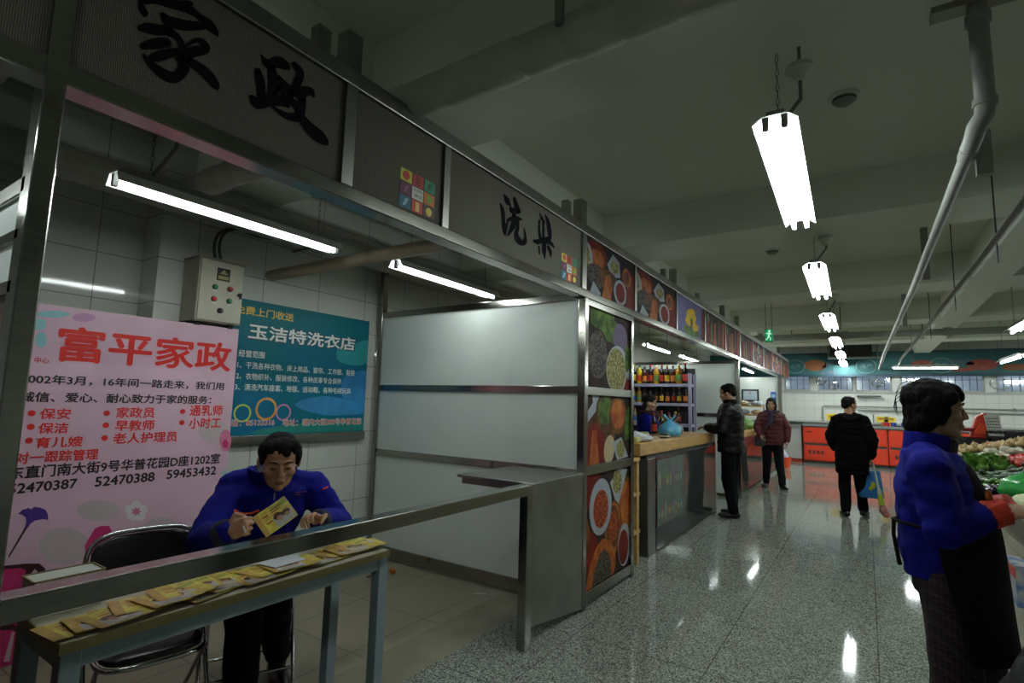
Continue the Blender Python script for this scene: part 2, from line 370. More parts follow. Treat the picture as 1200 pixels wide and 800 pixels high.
def logo_grid(t, c00, c11, X):
    """three by three grid of coloured squares with small produce marks and a white centre"""
    cols = ['b4b23c', 'a82f2a', '2f7a58', '5c2244', 'd4d4cc', 'c56a2a', '1f6078', 'b8462c', '4a2f28']
    marks = ['b8322a', '7a1f22', '1f5a40', '8a4a70', None, '7a9a3a', '8fb0b8', 'e0b070', 'd8c050']
    m = MB(); y0, z1 = c00; y1, z0 = c11; mats = []
    for i in range(9):
        r, c = divmod(i, 3); a = y0+(y1-y0)*c/3; b = y0+(y1-y0)*(c+1)/3; zt = z1-(z1-z0)*r/3; zb = z1-(z1-z0)*(r+1)/3; g = (y1-y0)*.012
        mats.append(mat('logo_'+cols[i], cols[i], .6)); m.use(len(mats)-1).box((X, a+g, zb+g), (X+.002, b-g, zt-g))
        cy, cz, rr = (a+b)/2, (zt+zb)/2, (b-a)*.27
        if marks[i]:
            mats.append(mat('logo_'+marks[i], marks[i], .6)); m.use(len(mats)-1)
            if i in (0, 5, 8): m.lathe([(rr, 0), (rr, .0012)], (X+.0022, cy, cz), (1, 0, 0), 12)
            elif i in (1, 7): m.box((X+.002, cy-rr*.6, cz-rr), (X+.0032, cy+rr*.6, cz+rr))
            else: m.prism([(X+.0022, cy-rr*.8, cz-rr), (X+.0022, cy+rr*.2, cz-rr*.6), (X+.0022, cy+rr, cz+rr), (X+.0022, cy-rr*.1, cz+rr*.7)], (.001, 0, 0))
        else:
            mats.append(mat('logo_grey', '6f7068', .6)); m.use(len(mats)-1)
            text_into(m, '生活服务', Vector((X+.002, a+g*3, cz+(zt-zb)*.12)), (0, 1, 0), (0, 0, 1), (b-a)*.8, (zt-zb)*.24, .01, len(mats)-1)
            text_into(m, '便民', Vector((X+.002, a+g*5, cz-(zt-zb)*.32)), (0, 1, 0), (0, 0, 1), (b-a)*.7, (zt-zb)*.26, .01, len(mats)-1)
    return m.build('logo', mats, t)
s0 = board('sign_board', -1.2, .385, 'grey burlap sign board left of the steel post at the near end', BURLAP)
s1 = board('sign_board', .432, 1.307, 'burlap sign board with two large black brush characters, nearest the camera', BURLAP)
def brush(strokes, S, ox, oy, X, parent):
    """brush character: each stroke a flat ribbon of changing width with round ends, lying on the sign face"""
    m = MB()
    for j, st in enumerate(strokes):
        P = [Vector((x, y, w_)) for x, y, w_ in st]; Q = smooth_pts(P, 5); l = .0011+.00025*j; L_, R_ = [], []
        for i, q in enumerate(Q):
            d = (Q[min(i+1, len(Q)-1)]-Q[max(i-1, 0)]); d.z = 0; d.normalize(); n = Vector((-d.y, d.x, 0))*max(2, q.z)/2
            L_.append((q.x+n.x, q.y+n.y)); R_.append((q.x-n.x, q.y-n.y))
        def pt(a): return ax(ox+a[0]/S, oy+a[1]/S, X)+Vector((l, 0, 0))
        vs = []
        for a, c in zip(L_, R_): vs += [pt(a), pt(c)]
        m.add(vs, [(2*i, 2*i+1, 2*i+3, 2*i+2) for i in range(len(Q)-1)])
        for q in (Q[0], Q[-1]):
            r_ = max(2, q.z)/2; m.poly([pt((q.x+r_*math.cos(t), q.y+r_*math.sin(t))) for t in [2*math.pi*k/14 for k in range(14)]])
    return m.build('lettering', INK, parent)
# brush characters of the two signs, stroke by stroke (x, y, width)
brush([[(110, 0, 50), (112, 60, 60), (145, 118, 55)], [(150, 10, 60), (230, 10, 50), (350, 40, 60), (480, 60, 90), (590, 130, 55), (680, 205, 85), (740, 270, 60), (765, 305, 18)], [(300, 5, 60), (420, 30, 60), (520, 40, 70)],
       [(295, 130, 50), (340, 180, 90), (450, 212, 95), (560, 222, 80), (660, 215, 70)], [(105, 240, 55), (160, 240, 95), (260, 258, 95), (340, 255, 90)], [(125, 395, 60), (200, 378, 90), (310, 368, 95), (340, 380, 60)], [(185, 500, 60), (260, 482, 95), (350, 455, 80), (420, 440, 60)],
       [(340, 270, 80), (420, 320, 55), (460, 400, 65), (485, 480, 110), (470, 580, 105), (410, 660, 95), (330, 650, 95), (240, 590, 75), (170, 530, 50), (130, 470, 26)], [(440, 495, 90), (560, 445, 95), (660, 425, 70), (635, 368, 60), (580, 345, 40), (505, 385, 26)], [(500, 510, 60), (620, 590, 85), (700, 670, 85), (750, 740, 60), (763, 765, 18)]], 7.275, 150, 0, XSIGN, s1)
brush([[(155, 85, 8), (205, 150, 65), (280, 140, 85), (345, 175, 55), (362, 192, 12)], [(230, 170, 60), (245, 280, 75), (240, 400, 85)], [(132, 205, 50), (152, 290, 68), (162, 390, 65)], [(85, 390, 30), (135, 432, 95), (220, 412, 95), (310, 425, 70), (350, 455, 35)], [(275, 250, 40), (330, 310, 55), (375, 350, 60)], [(270, 325, 60), (330, 338, 60), (375, 348, 50)],
       [(395, 158, 42), (440, 220, 55), (415, 300, 65), (385, 370, 55)], [(365, 365, 60), (450, 356, 78), (510, 355, 65), (538, 392, 14)], [(310, 380, 30), (390, 432, 50), (430, 480, 55)], [(450, 400, 60), (450, 460, 60), (425, 530, 75), (360, 535, 52), (290, 500, 32), (240, 460, 16)], [(430, 520, 50), (500, 610, 75), (570, 672, 85), (620, 720, 50), (636, 737, 10)]], 6.15, 280, 50, XSIGN, s1)
s2 = board('sign_board', 1.362, 1.92, 'short burlap sign board showing only a grid of coloured squares', BURLAP)
logo_grid(s2, (ax(469, 194, XSIGN).y, ax(469, 194, XSIGN).z), (ax(508, 259, XSIGN).y, ax(508, 259, XSIGN).z), XSIGN)
s3 = board('sign_board', 1.964, 3.49, 'burlap sign board with two small brush characters and a colour grid', BURLAP)
brush([[(122, 98, 8), (148, 150, 48), (165, 185, 40), (185, 205, 12)], [(90, 190, 14), (110, 250, 36), (118, 340, 36), (126, 430, 42), (135, 482, 18)], [(135, 470, 20), (150, 390, 20), (166, 330, 14)], [(220, 140, 30), (236, 200, 42), (256, 262, 46)], [(180, 215, 12), (200, 250, 55), (262, 265, 40)], [(160, 342, 30), (220, 325, 52), (282, 336, 22)], [(215, 290, 35), (215, 370, 52), (190, 430, 42), (158, 486, 16)], [(255, 350, 20), (248, 420, 32), (236, 480, 42), (265, 540, 55), (308, 555, 48), (322, 500, 25), (310, 412, 5)]], 8.0, 575, 215, XSIGN, s3)
brush([[(460, 275, 6), (474, 320, 26), (500, 365, 22)], [(510, 295, 14), (535, 360, 36), (550, 450, 42), (556, 520, 26)], [(455, 345, 20), (452, 430, 22), (460, 500, 26)], [(490, 370, 20), (492, 440, 22), (490, 520, 22)], [(410, 540, 32), (440, 545, 48), (500, 535, 52), (560, 560, 36), (592, 600, 14)], [(500, 540, 35), (498, 620, 42), (505, 706, 8)], [(450, 590, 15), (455, 656, 14)], [(535, 590, 25), (555, 640, 32), (562, 692, 6)], [(460, 520, 26), (540, 510, 32)]], 8.0, 575, 215, XSIGN, s3)
logo_grid(s3, (ax(658, 295, XSIGN).y, ax(658, 295, XSIGN).z), (ax(675.5, 334, XSIGN).y, ax(675.5, 334, XSIGN).z), XSIGN)
# ---- printed food photographs, flat on their boards
def spice(name, a, b, sc=70):
    m = mat(name, a, .65, 0, 0, sc*.55, c2=b, spec=.2)
    for n in m.node_tree.nodes:
        if n.type == 'VALTORGB': n.color_ramp.elements[0].position = .38; n.color_ramp.elements[1].position = .64
    return m
FD = [mat('print_dark', '2a1d16', .7, 0, .5, 9), mat('print_bowl', '9da2aa', .7, 0, .06, 4), spice('print_chili', '5c1a0c', 'b4562c'), spice('print_pepper', '1c1916', '625b50', 90), spice('print_fennel', '55531f', 'aaa46c', 80),
      spice('print_orange', '8c3c16', 'b0682c', 20), mat('print_red', '6a1c10', .7, 0, .3, 12), spice('print_green', '2e461a', '5c7a2c', 18), mat('print_purple', '675a72', .7, 0, .15, 30), spice('print_wood', '42260f', '6e4622', 14),
      mat('print_yellow', 'd8b020', .7, 0, .3, 30), mat('print_lilac', '6c6a94', .7, 0, .2, 5), mat('print_garlic', 'b8a884', .7, 0, .1, 8)]
FD_SHADED = []  # copies of the prints, darkened to paint in the weaker light at the fascia
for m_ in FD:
    c_ = m_.copy(); c_.name = m_.name+'_fascia_shaded'
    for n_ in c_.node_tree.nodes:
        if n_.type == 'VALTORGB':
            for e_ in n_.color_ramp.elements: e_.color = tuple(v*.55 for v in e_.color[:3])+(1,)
    FD_SHADED.append(c_)
for m_ in FD+FD_SHADED:
    m_.node_tree.nodes['Principled BSDF'].inputs['Specular IOR Level'].default_value = .12
for m_ in FD:
    for n_ in m_.node_tree.nodes:
        if n_.type == 'VALTORGB':
            for e_ in n_.color_ramp.elements: e_.color = tuple(v*.8 for v in e_.color[:3])+(1,)
for n_ in FD_SHADED[0].node_tree.nodes:
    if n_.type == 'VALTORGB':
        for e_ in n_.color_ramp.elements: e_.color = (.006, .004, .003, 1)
def food_print(t, X, y0, y1, z0, z1, shapes):
    m = MB(); m.use(0).box((X, y0, z0), (X+.003, y1, z1)); W, Hh = y1-y0, z1-z0
    for j, sh in enumerate(shapes):
        x = X+.0032+.0002*j; k = sh[0]
        if sh[1] == 'e':
            _, _, u, v, ru, rv, rot = sh; c, s = math.cos(rot), math.sin(rot); pts = []
            for i in range(26):
                a = 2*math.pi*i/26; p = ru*math.cos(a); q = rv*math.sin(a); pts.append((u+p*c-q*s, v+p*s+q*c))
        else: pts = sh[2]
        P = [Vector((x, y0+W*min(1, max(0, a)), z0+Hh*min(1, max(0, b)))) for a, b in pts]
        m.use(k).poly(P)
    return m.build('photo_print', FD_SHADED if z1 > 2.5 else FD, t)
F_A = [(6, 'p', [(0, .62), (0, 1), (.35, 1), (.2, .8)]), (9, 'e', .9, .6, .26, .3, 0), (5, 'e', .92, .6, .2, .25, 0), (6, 'e', .08, .3, .22, .2, 0), (9, 'e', .0, .45, .12, .2, 0), (1, 'p', [(.54, .88), (.76, 1), (.96, .97), (.72, .6)]), (4, 'e', .71, .87, .11, .12, .3), (9, 'e', .62, .43, .20, .27, 0), (5, 'e', .62, .43, .175, .25, 0), (9, 'e', .61, .44, .15, .21, 0), (2, 'e', .61, .45, .11, .15, 0), (1, 'e', .34, .68, .235, .26, 0), (2, 'e', .34, .66, .16, .175, 0), (1, 'e', .88, .22, .15, .21, 0), (6, 'e', .86, .20, .12, .17, 0), (5, 'p', [(.04, 0), (.12, .19), (.24, .32), (.38, .38), (.54, .33), (.66, .2), (.68, .08), (.62, 0)]), (3, 'p', [(.16, 0), (.24, .16), (.32, .25), (.41, .28), (.5, .23), (.56, .13), (.57, 0)])]
F_B = [(9, 'e', .3, .45, .35, .5, 0), (6, 'p', [(0, 0), (.05, .5), (.2, .62), (.42, .4), (.4, 0)]), (5, 'p', [(.1, 0), (.15, .48), (.24, .5), (.3, 0)]), (6, 'p', [(.3, 0), (.28, .4), (.36, .3), (.4, 0)]), (12, 'e', .52, .18, .12, .22, -.1), (1, 'p', [(0, .55), (.3, .85), (.28, 1), (0, 1)]), (0, 'p', [(0, .7), (.16, .9), (.14, 1), (0, 1)]), (9, 'e', .42, .78, .2, .26, 0), (7, 'e', .42, .78, .16, .22, 0), (9, 'e', .72, .7, .22, .3, 0), (5, 'e', .72, .72, .17, .24, 0), (1, 'p', [(.58, .28), (.8, .35), (.98, .02), (.7, 0)]), (4, 'e', .78, .16, .1, .14, 0), (7, 'p', [(.88, .3), (1, .3), (1, .85), (.9, .75)])]
F_C = [(7, 'p', [(.1, 1), (.62, 1), (.7, .55), (.4, .7), (.1, .8)]), (7, 'e', .55, .78, .2, .15, .4), (8, 'e', .78, .72, .18, .2, 0), (0, 'e', .25, .4, .25, .36, 0), (3, 'e', .26, .42, .21, .31, 0), (1, 'e', .72, .26, .28, .34, 0), (4, 'e', .68, .26, .23, .3, 0), (7, 'e', .95, .45, .06, .2, 0), (6, 'p', [(.85, 0), (.95, .2), (1, .1), (1, 0)])]
F_D = [(6, 'e', .2, .75, .2, .25, 0), (5, 'e', .22, .68, .13, .18, 0), (1, 'e', .0, .6, .13, .3, 0), (4, 'e', .0, .6, .08, .24, 0), (1, 'p', [(.4, .68), (.52, .95), (.66, .85), (.68, .55), (.5, .48)]), (4, 'e', .56, .7, .09, .13, 0), (3, 'e', .2, .35, .18, .22, 0), (9, 'e', .42, .38, .2, .2, 0), (5, 'p', [(.3, 0), (.38, .45), (.46, .5), (.5, .3), (.48, 0)]), (1, 'e', .68, .24, .14, .26, 0), (6, 'e', .68, .24, .1, .2, 0), (6, 'p', [(.8, .0), (.82, .6), (1, .8), (1, 0)]), (5, 'e', .82, .62, .1, .2, 0), (9, 'e', .82, .6, .06, .14, 0), (1, 'p', [(.08, .0), (.14, .22), (.28, .05), (.26, 0)])]
F_E = [(11, 'p', [(0, 0), (1, 0), (1, 1), (0, 1)]), (7, 'e', .5, .12, .3, .14, 0), (10, 'e', .5, .55, .18, .2, 0), (10, 'e', .42, .38, .14, .12, 0), (10, 'e', .62, .3, .14, .12, 0), (10, 'e', .55, .7, .1, .1, 0), (7, 'p', [(.48, 0), (.46, .5), (.54, .5), (.54, 0)]), (6, 'p', [(.86, 0), (.9, .9), (1, 1), (1, 0)])]
F_F = [(6, 'p', [(0, 0), (.1, .9), (.2, 1), (.25, 0)]), (9, 'p', [(.24, .0), (.28, .9), (.36, .95), (.38, 0)]), (4, 'p', [(.3, .1), (.31, .7), (.33, .7), (.34, .1)]), (5, 'p', [(.4, 0), (.44, .7), (.52, .8), (.56, 0)]), (9, 'p', [(.6, 0), (.64, .95), (.78, .9), (.8, 0)]), (6, 'p', [(.68, 0), (.7, .8), (.75, .8), (.76, 0)]), (2, 'p', [(.84, 0), (.86, .9), (1, 1), (1, 0)]), (7, 'e', .15, .8, .08, .15, 0)]
ends = [(3.56, 4.575), (4.62, 5.86), (5.9, 7.11), (7.15, 8.34), (8.38, 9.44), (9.5, 10.68), (10.72, 11.9), (11.94, 13.18), (13.22, 14.6), (14.64, FASC_END-.05)]
dirs = [('beside the brush character sign', F_D), ('second along from the brush character sign', F_D), None, ('with chilli strips, just past the yellow flower', F_F), ('second past the flower board, before the pipe', F_F),
        ('just beyond the crossing pipe', F_F), ('second beyond the crossing pipe', F_D), ('third beyond the crossing pipe', F_F), ('next to last before the far teal banner', F_D), ('last one before the far teal banner', F_F)]
for (a, b), d in zip(ends, dirs):
    if d is None:
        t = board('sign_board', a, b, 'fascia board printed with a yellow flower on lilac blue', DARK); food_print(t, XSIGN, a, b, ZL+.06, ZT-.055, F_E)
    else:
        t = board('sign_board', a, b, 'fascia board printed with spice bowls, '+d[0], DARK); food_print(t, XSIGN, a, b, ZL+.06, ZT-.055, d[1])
# ---- white partition between the service stall and the spice stall
YP = 3.56
pt = thing('partition', 'white panel partition in stainless steel frame at the stall end', 'partition', (-2.9, YP, 0))
part('upper_panel', WHITE, pt, lambda m: m.box((XB+.09, YP+.01, 1.585), (XF-.05, YP+.03, 2.235)))
part('middle_panel', WHITE, pt, lambda m: m.box((XB+.09, YP+.01, .98), (XF-.05, YP+.03, 1.53)))
part('lower_panel', WHITE, pt, lambda m: m.box((XB+.09, YP+.01, .115), (XF-.05, YP+.03, .92)))
for n, z0, z1 in (('top_rail', 2.235, 2.29), ('upper_rail', 1.53, 1.585), ('lower_rail', .92, .98), ('base_rail', .02, .115)):
    part(n, STEEL, pt, lambda m: m.box((XB+.05, YP-.005, z0), (XF-.05, YP+.05, z1)), bevel=.003)
part('back_post', STEEL, pt, lambda m: m.box((XB+.045, YP-.01, 0), (XB+.1, YP+.05, 2.7)), bevel=.003)
part('rail_joint', DARK, pt, lambda m: m.box((XB+.1, YP-.012, .95), (XB+.12, YP, .985)))
part('rail_seam', STEELD, pt, lambda m: m.box((-2.55, YP-.012, .92), (-2.53, YP-.004, .98)))
# ---- photo column (three framed prints) facing the aisle
pc = thing('display_column', 'steel framed column of three spice photo panels facing the aisle', 'display', (XF, 4.05, 0))
def colframe(m):
    m.box((XF-.06, YP-.005, 0), (XF, YP+.055, ZL)); m.box((XF-.05, 4.50, 0), (XF, 4.555, ZL))
    for z0, z1 in ((.03, .11), (.93, 1.0), (1.52, 1.585), (2.2, ZL)): m.box((XF-.045, YP+.055, z0), (XF-.004, 4.50, z1))
part('frame', STEEL, pc, colframe, bevel=.004)
part('back_panel', WHITE, pc, lambda m: m.box((XF-.06, YP+.06, .05), (XF-.046, 4.50, 2.22)))
for nm, z0, z1, sh in (('lower_print', .11, .93, F_A), ('middle_print', 1.0, 1.52, F_B), ('upper_print', 1.585, 2.2, F_C)):
    o = food_print(pc, XF-.03, YP+.055, 4.50, z0, z1, sh); o.name = nm
# ---- end counter with rail
ec = thing('end_counter', 'short stainless end counter joined to the front rail of the stall', 'counter', (-1.9, 3.2, 0))
part('top_plate', STEELD, ec, lambda m: m.box((-2.33, 2.86, .94), (XF, YP-.008, .958)), bevel=.003)
part('front_panel', STEELD, ec, lambda m: m.prism([(XF-.004, 2.86, .12), (XF-.004, YP-.01, .02), (XF-.004, YP-.01, .94), (XF-.004, 2.86, .94)], (-.015, 0, 0)))
part('leg', STEEL, ec, lambda m: m.box((XF-.06, 2.795, 0), (XF, 2.862, .90)), bevel=.004)
part('brace', STEELD, ec, lambda m: m.box((-2.3, 2.88, .90), (XF-.06, 2.92, .94)))
steelbox('counter_rail', (XF-.075, .432, .893), (XF, 2.86, .953), 'long stainless steel front rail above the flyer table', 'rail')
# ---- partition left of the post: dark glass above, white panel below
lp = thing('partition', 'steel framed glass and panel partition at far left edge of view', 'partition', (-2.8, .40, 0))
YL = .40
part('dark_glass', glass('smoked_glass', (.35, .4, .4), .5, .05), lp, lambda m: m.box((-4.2, YL, 2.0), (XF-.085, YL+.01, 2.42)))
part('white_panel', mat('gloss_white', (.72, .76, .75), .12), lp, lambda m: m.box((-4.2, YL, 1.72), (XF-.085, YL+.01, 1.96)))
part('lower_panel', mat('brown_board', '4a3b33', .5), lp, lambda m: m.box((-4.2, YL, .1), (XF-.085, YL+.012, 1.69)))
def lfr(m):
    for z0, z1 in ((1.955, 2.0), (1.69, 1.725), (1.83, 1.86), (2.42, 2.47), (0, .1)): m.box((-4.2, YL-.012, z0), (XF-.055, YL+.02, z1))
    m.box((XF-.088, YL-.012, 0), (XF-.055, YL+.02, 2.9)); m.box((-2.5, YL-.012, 0), (-2.45, YL+.02, 2.47))
part('frame', STEEL, lp, lfr, bevel=.003)
# ================================================================== LAMPS
TUBEF = emit('far_tube_light', TUBE_RGB, TUBE_AISLE*2.4); TUBE = emit('tube_light', TUBE_RGB, TUBE_AISLE); TUBES = emit('stall_tube_light', TUBE_RGB, TUBE_STALL)
REFL = mat('white_reflector', (.85, .87, .85), .35); LAMPB = mat('lamp_housing', '9a9c98', .5)
def fixture(name, label, a, b, wd, tubemat, ntube, group, ztop, canopy=True, chains=((.12,), (.88,)), dp=.012, can_z=None):
    """hanging fluorescent: folded reflector, tubes, end holders, chains"""
    a, b = Vector(a), Vector(b); d = (b-a).normalized(); s = d.cross(Vector((0, 0, 1))).normalized(); up = Vector((0, 0, 1)); Ln = (b-a).length
    t = thing(name, label, 'lamp', (a+b)/2, group)
    m = MB(); prof = [(-wd/2, -dp), (-wd*.28, .02), (wd*.28, .02), (wd/2, -dp)]; th = .003
    for i in range(3):
        (p, q), (p2, q2) = prof[i], prof[i+1]
        A = a+s*p+up*q; B = a+s*p2+up*q2; n = (up*(p2-p)-s*(q2-q)).normalized()*th
        m.prism([A, B, B+d*Ln, A+d*Ln], n)
    m.build('reflector', REFL, t)
    part('housing', LAMPB, t, lambda m: m.prism([a+s*(-wd*.2)+up*.024+d*.03, a+s*(wd*.2)+up*.024+d*.03, a+s*(wd*.2)+up*.055+d*.03, a+s*(-wd*.2)+up*.055+d*.03], d*(Ln-.06)))
    for i in range(ntube):
        o = 0 if ntube == 1 else (i-.5)*wd*.42
        part('tube', tubemat, t, lambda m: m.tube([a+s*o-up*.022+d*.03, b+s*o-up*.022-d*.03], .0135, 8), smooth=True)
        for e, q in ((a, 1), (b, -1)): part('tube_holder', LAMPB, t, lambda m: m.prism([e+s*(o-.014)+up*.015, e+s*(o+.014)+up*.015, e+s*(o+.012)-up*.04, e+s*(o-.012)-up*.04], d*q*.022))
    for c in chains:
        for f in c:
            p = a+d*Ln*f+up*.05; hh = ztop-p.z; m = MB(); n = max(4, int(hh/.035))
            for k in range(n):
                z = p.z+hh*k/n; w_ = Vector((.006, 0, 0)) if k % 2 else Vector((0, .006, 0)); q = Vector((p.x, p.y, z)); l = hh/n*1.15
                m.tube([q-w_, q-w_+up*l*.2, q+up*l*0-w_*0, q+w_+up*l*.2, q+w_+up*l*.8, q+up*l, q-w_+up*l*.8], .0014, 4, closed=True)
            m.build('chain', DARK, t)
    if canopy:
        p = a+d*Ln*.16+s*.09
        cz = can_z or ztop
        part('canopy', PAINT, t, lambda m: m.lathe([(.001, .045), (.055, .045), (.065, .02), (.04, 0), (.02, -.03), (.001, -.03)], (p.x, p.y, cz-.045), (0, 0, 1), 16), smooth=True)
        if can_z: part('conduit', mat('grey_cable', '6f706a', .6), t, lambda m: m.tube([(p.x, p.y, cz-.02), (p.x, p.y, ztop)], .008, 6))
        part('cable', mat('grey_cable', '6f706a', .6), t, lambda m: m.tube([(p.x, p.y, cz-.06), (p.x, p.y+.01, a.z+.2), a+d*Ln*.12+up*.05], .009, 6))
    return t
za = 2.70
spots = [((-.280, 2.42), (-.318, 3.95)), ((-.325, 5.14), (-.352, 6.66)), ((-.380, 7.95), (-.390, 9.46)), ((-.405, 10.6), (-.41, 12.1)), ((-.42, 13.2), (-.43, 14.7)), ((-.45, 15.7), (-.45, 17.1))]
anm = ['nearest hanging fluorescent lamp over the aisle, largest and brightest', 'second hanging aisle lamp from the camera', 'third hanging aisle lamp from the camera', 'fourth hanging aisle lamp from the camera', 'fifth hanging aisle lamp from the camera', 'farthest hanging aisle lamp, by the teal banner']
def ceil_at(y): return ZB if any(a <= y <= b for a, b in ((1.79, 2.42), (4.84, 5.47), (7.89, 8.52), (10.94, 11.57), (13.99, 14.62))) else ZC
for (p, q), lb in zip(spots, anm):
    fixture('ceiling_lamp', lb, (p[0], p[1], za), (q[0], q[1], za), .178, TUBEF if p[1] > 12 else TUBE, 2, 'aisle lamps', min(ceil_at(p[1]+.2), ceil_at(q[1]-.2)), True, can_z=3.06 if p[1] < 3 else None)
fixture('stall_lamp', 'fluorescent stall lamp hanging above the seated man', (-2.75, .885, 2.40), (-2.77, 2.11, 2.40), .13, TUBES, 1, 'service stall lamps', ZC, True, dp=.027)
fixture('stall_lamp', 'fluorescent stall lamp above the top of the white partition', (-2.715, 2.565, 2.405), (-2.74, 3.80, 2.405), .13, TUBES, 1, 'service stall lamps', ZC, False, dp=.027)
fixture('stall_lamp', 'added unseen fluorescent lamp at far left, brightening the partition panel', (-3.1, .02, 2.26), (-1.9, .02, 2.26), .13, TUBES, 1, 'service stall lamps', ZC, False, dp=.027)  # extra lamp added out of view to brighten the white panel below
for a, b, lb in ((az(757, 403.5, 2.42), az(786, 413, 2.42), 'first strip lamp inside the seasoning stall, nearest the photo column'), (az(799, 417, 2.42), az(819, 421.5, 2.42), 'second strip lamp inside the seasoning stall'), (az(872, 432, 2.40), az(880, 437, 2.40), 'strip lamp inside the third stall behind the leather jacket man')):
    fixture('stall_lamp', lb, a, (a.x, a.y+1.22, a.z), .13, TUBES, 1, 'inner stall lamps', ZC, False)
fixture('ceiling_lamp', 'hanging aisle lamp behind the viewpoint', (-.22, -2.6, za), (-.25, -1.1, za), .20, TUBE, 2, 'aisle lamps', ZC, True)
# lamps over the vegetable side
for a, b, lb in (((.55, 15.2, 2.50), (1.75, 15.3, 2.50), 'lamp hung crosswise in front of the teal banner'), ((2.25, 14.0, 2.5), (2.29, 12.5, 2.5), 'lamp seen end on at the right edge before the banner'), ((3.2, 15.6, 2.4), (4.4, 15.7, 2.4), 'low crosswise lamp at the far right edge'),
                 ((1.55, 3.9, 2.5), (1.55, 5.4, 2.5), 'lamp hanging above the near end of the vegetable stand'), ((1.55, 7.4, 2.5), (1.55, 8.9, 2.5), 'lamp hanging above the far end of the vegetable stand'), ((3.4, 5.5, 2.6), (3.4, 7.0, 2.6), 'lamp hanging beyond the vegetable stand')):
    fixture('ceiling_lamp', lb, a, b, .16, TUBEF if a[1] > 12 else TUBES, 1, 'lamps over the vegetable side', ZC, False)
# ================================================================== PIPES AND CEILING DETAILS
WRAP = mat('pipe_wrap', 'b2b4a8', .85, 0, .12, 5, .4, 14)
GREYP = mat('grey_pipe', '8b8d86', .55, 0, .08, 6)
def wrapped(path, r, n):
    """lagged pipe: slightly swollen bands with seams"""
    path = [Vector(p) for p in path]; a, b = path[0], path[-1]; pts = []; rs = []
    for i in range(n):
        for f, k in ((.0, .93), (.08, 1.0), (.5, 1.03), (.92, 1.0)):
            t = (i+f)/n; pts.append(a+(b-a)*t); rs.append(r*k*(1+.03*math.sin(i*2.3)))
    pts.append(b); rs.append(r*.93); return pts, rs
d1 = thing('wrapped_pipe', 'thick wrapped pipe crossing the ceiling above the sign boards', 'pipe', (0, 1.70, 2.86))
p, r = wrapped([(-3.85, 1.70, 2.86), (5.0, 1.70, 2.86)], .083, 42)
MB().tube(p, r, 16).build('pipe', WRAP, d1, smooth=60)
part('saddle', STEELD, d1, lambda m: [m.box((x-.015, 1.6, 2.86), (x+.015, 1.62, 3.35 if x < 0 else 3.34)) for x in (-.9,)])
d2 = thing('wrapped_pipe', 'thick wrapped pipe running along the top of the stall back wall', 'pipe', (-3.86, 5, 2.78))
p, r = wrapped([(-3.86, -4, 2.78), (-3.86, 15, 2.78)], .10, 60)
MB().tube(p, r, 16).build('pipe', WRAP, d2, smooth=60)
part('bracket', STEELD, d2, lambda m: m.box((-4.0, 2.6, 2.66), (-3.75, 2.63, 2.68)))
o = MB().tube([(-1.95, -.3, 2.62), (-1.95, .12, 2.62), (-1.95, .2, 2.6), (-1.95, .24, 2.55)], [.17, .17, .14, .06], 20).build('duct_end', mat('brown_lagging', '5c5344', .9, 0, .1, 6), smooth=60, loc=(-1.95, 0, 2.62))
tag(o, 'round brown lagged duct end in the top left corner', 'duct')
o = MB().tube([(-4.0, 2.42, 2.42), (-1.815, 2.42, 2.42)], .045, 14).build('sleeve_pipe', mat('beige_pipe', '9a8f78', .7), smooth=60, loc=(-2.8, 2.42, 2.42)); tag(o, 'beige pipe between the two stall lamps behind the sign boards', 'pipe')
# sprinkler pipes
fp = thing('sprinkler_pipe', 'grey fire pipe with elbow dropping from a ceiling bracket at upper right', 'pipe', (.42, 2.73, 2.6))
part('riser', GREYP, fp, lambda m: m.tube([(.452, 2.74, 3.14), (.455, 2.74, 2.72), (.45, 2.74, 2.665), (.425, 2.75, 2.625), (.421, 2.82, 2.6), (.42, 3.0, 2.6)], .034, 14), smooth=60)
part('run', GREYP, fp, lambda m: m.tube([(.42, 2.98, 2.6), (.41, 6, 2.6), (.345, 12.2, 2.6), (.33, 17.3, 2.6)], .027, 12), smooth=60)
part('elbow_collar', GREYP, fp, lambda m: [m.tube([(.4535, 2.74, z), (.454, 2.74, z+.03)], .041, 14) for z in (2.70,)]+[m.tube([(.421, 2.9, 2.6), (.421, 2.93, 2.6)], .036, 14)], smooth=60)
part('top_collar', GREYP, fp, lambda m: m.tube([(.452, 2.74, 3.06), (.452, 2.74, 3.10)], .043, 14), smooth=60)
part('ceiling_bracket', STEELD, fp, lambda m: m.box((.30, 2.70, 3.14), (.62, 2.78, 3.17)))
for y in (3.0, 5.7, 8.75):
    part('hanger', STEELD, fp, lambda m: (m.box((.455 if y > 3 else .45, y-.02, 2.6 if y > 3 else 2.5), (.505, y+.02, 3.34 if y > 3 else 2.7)), m.box((.38, y-.02, 3.3), (.51, y+.02, 3.34)) if y > 3 else None))
f2 = thing('sprinkler_pipe', 'thinner fire pipe running beside the right hand ceiling beam', 'pipe', (.76, 8, 2.62))
part('run', GREYP, f2, lambda m: m.tube([(.757, 2.0, 2.6), (.757, 5, 2.6), (.70, 11, 2.6), (.66, 14, 2.6), (.64, 15.6, 2.5)], .022, 10), smooth=60)
for y in (4.6, 6.6, 9.0, 12.5): part('hanger_rod', DARK, f2, lambda m: m.tube([(.765, y, 2.45), (.765, y, 3.34)], .005, 5))
f3 = thing('sprinkler_pipe', 'large grey pipe crossing the hall below the ceiling before the teal banner', 'pipe', (1, 11.9, 2.9))
part('run', GREYP, f3, lambda m: m.tube([(-2.3, 11.88, 2.905), (6.1, 12.25, 2.90)], .062, 14), smooth=60)
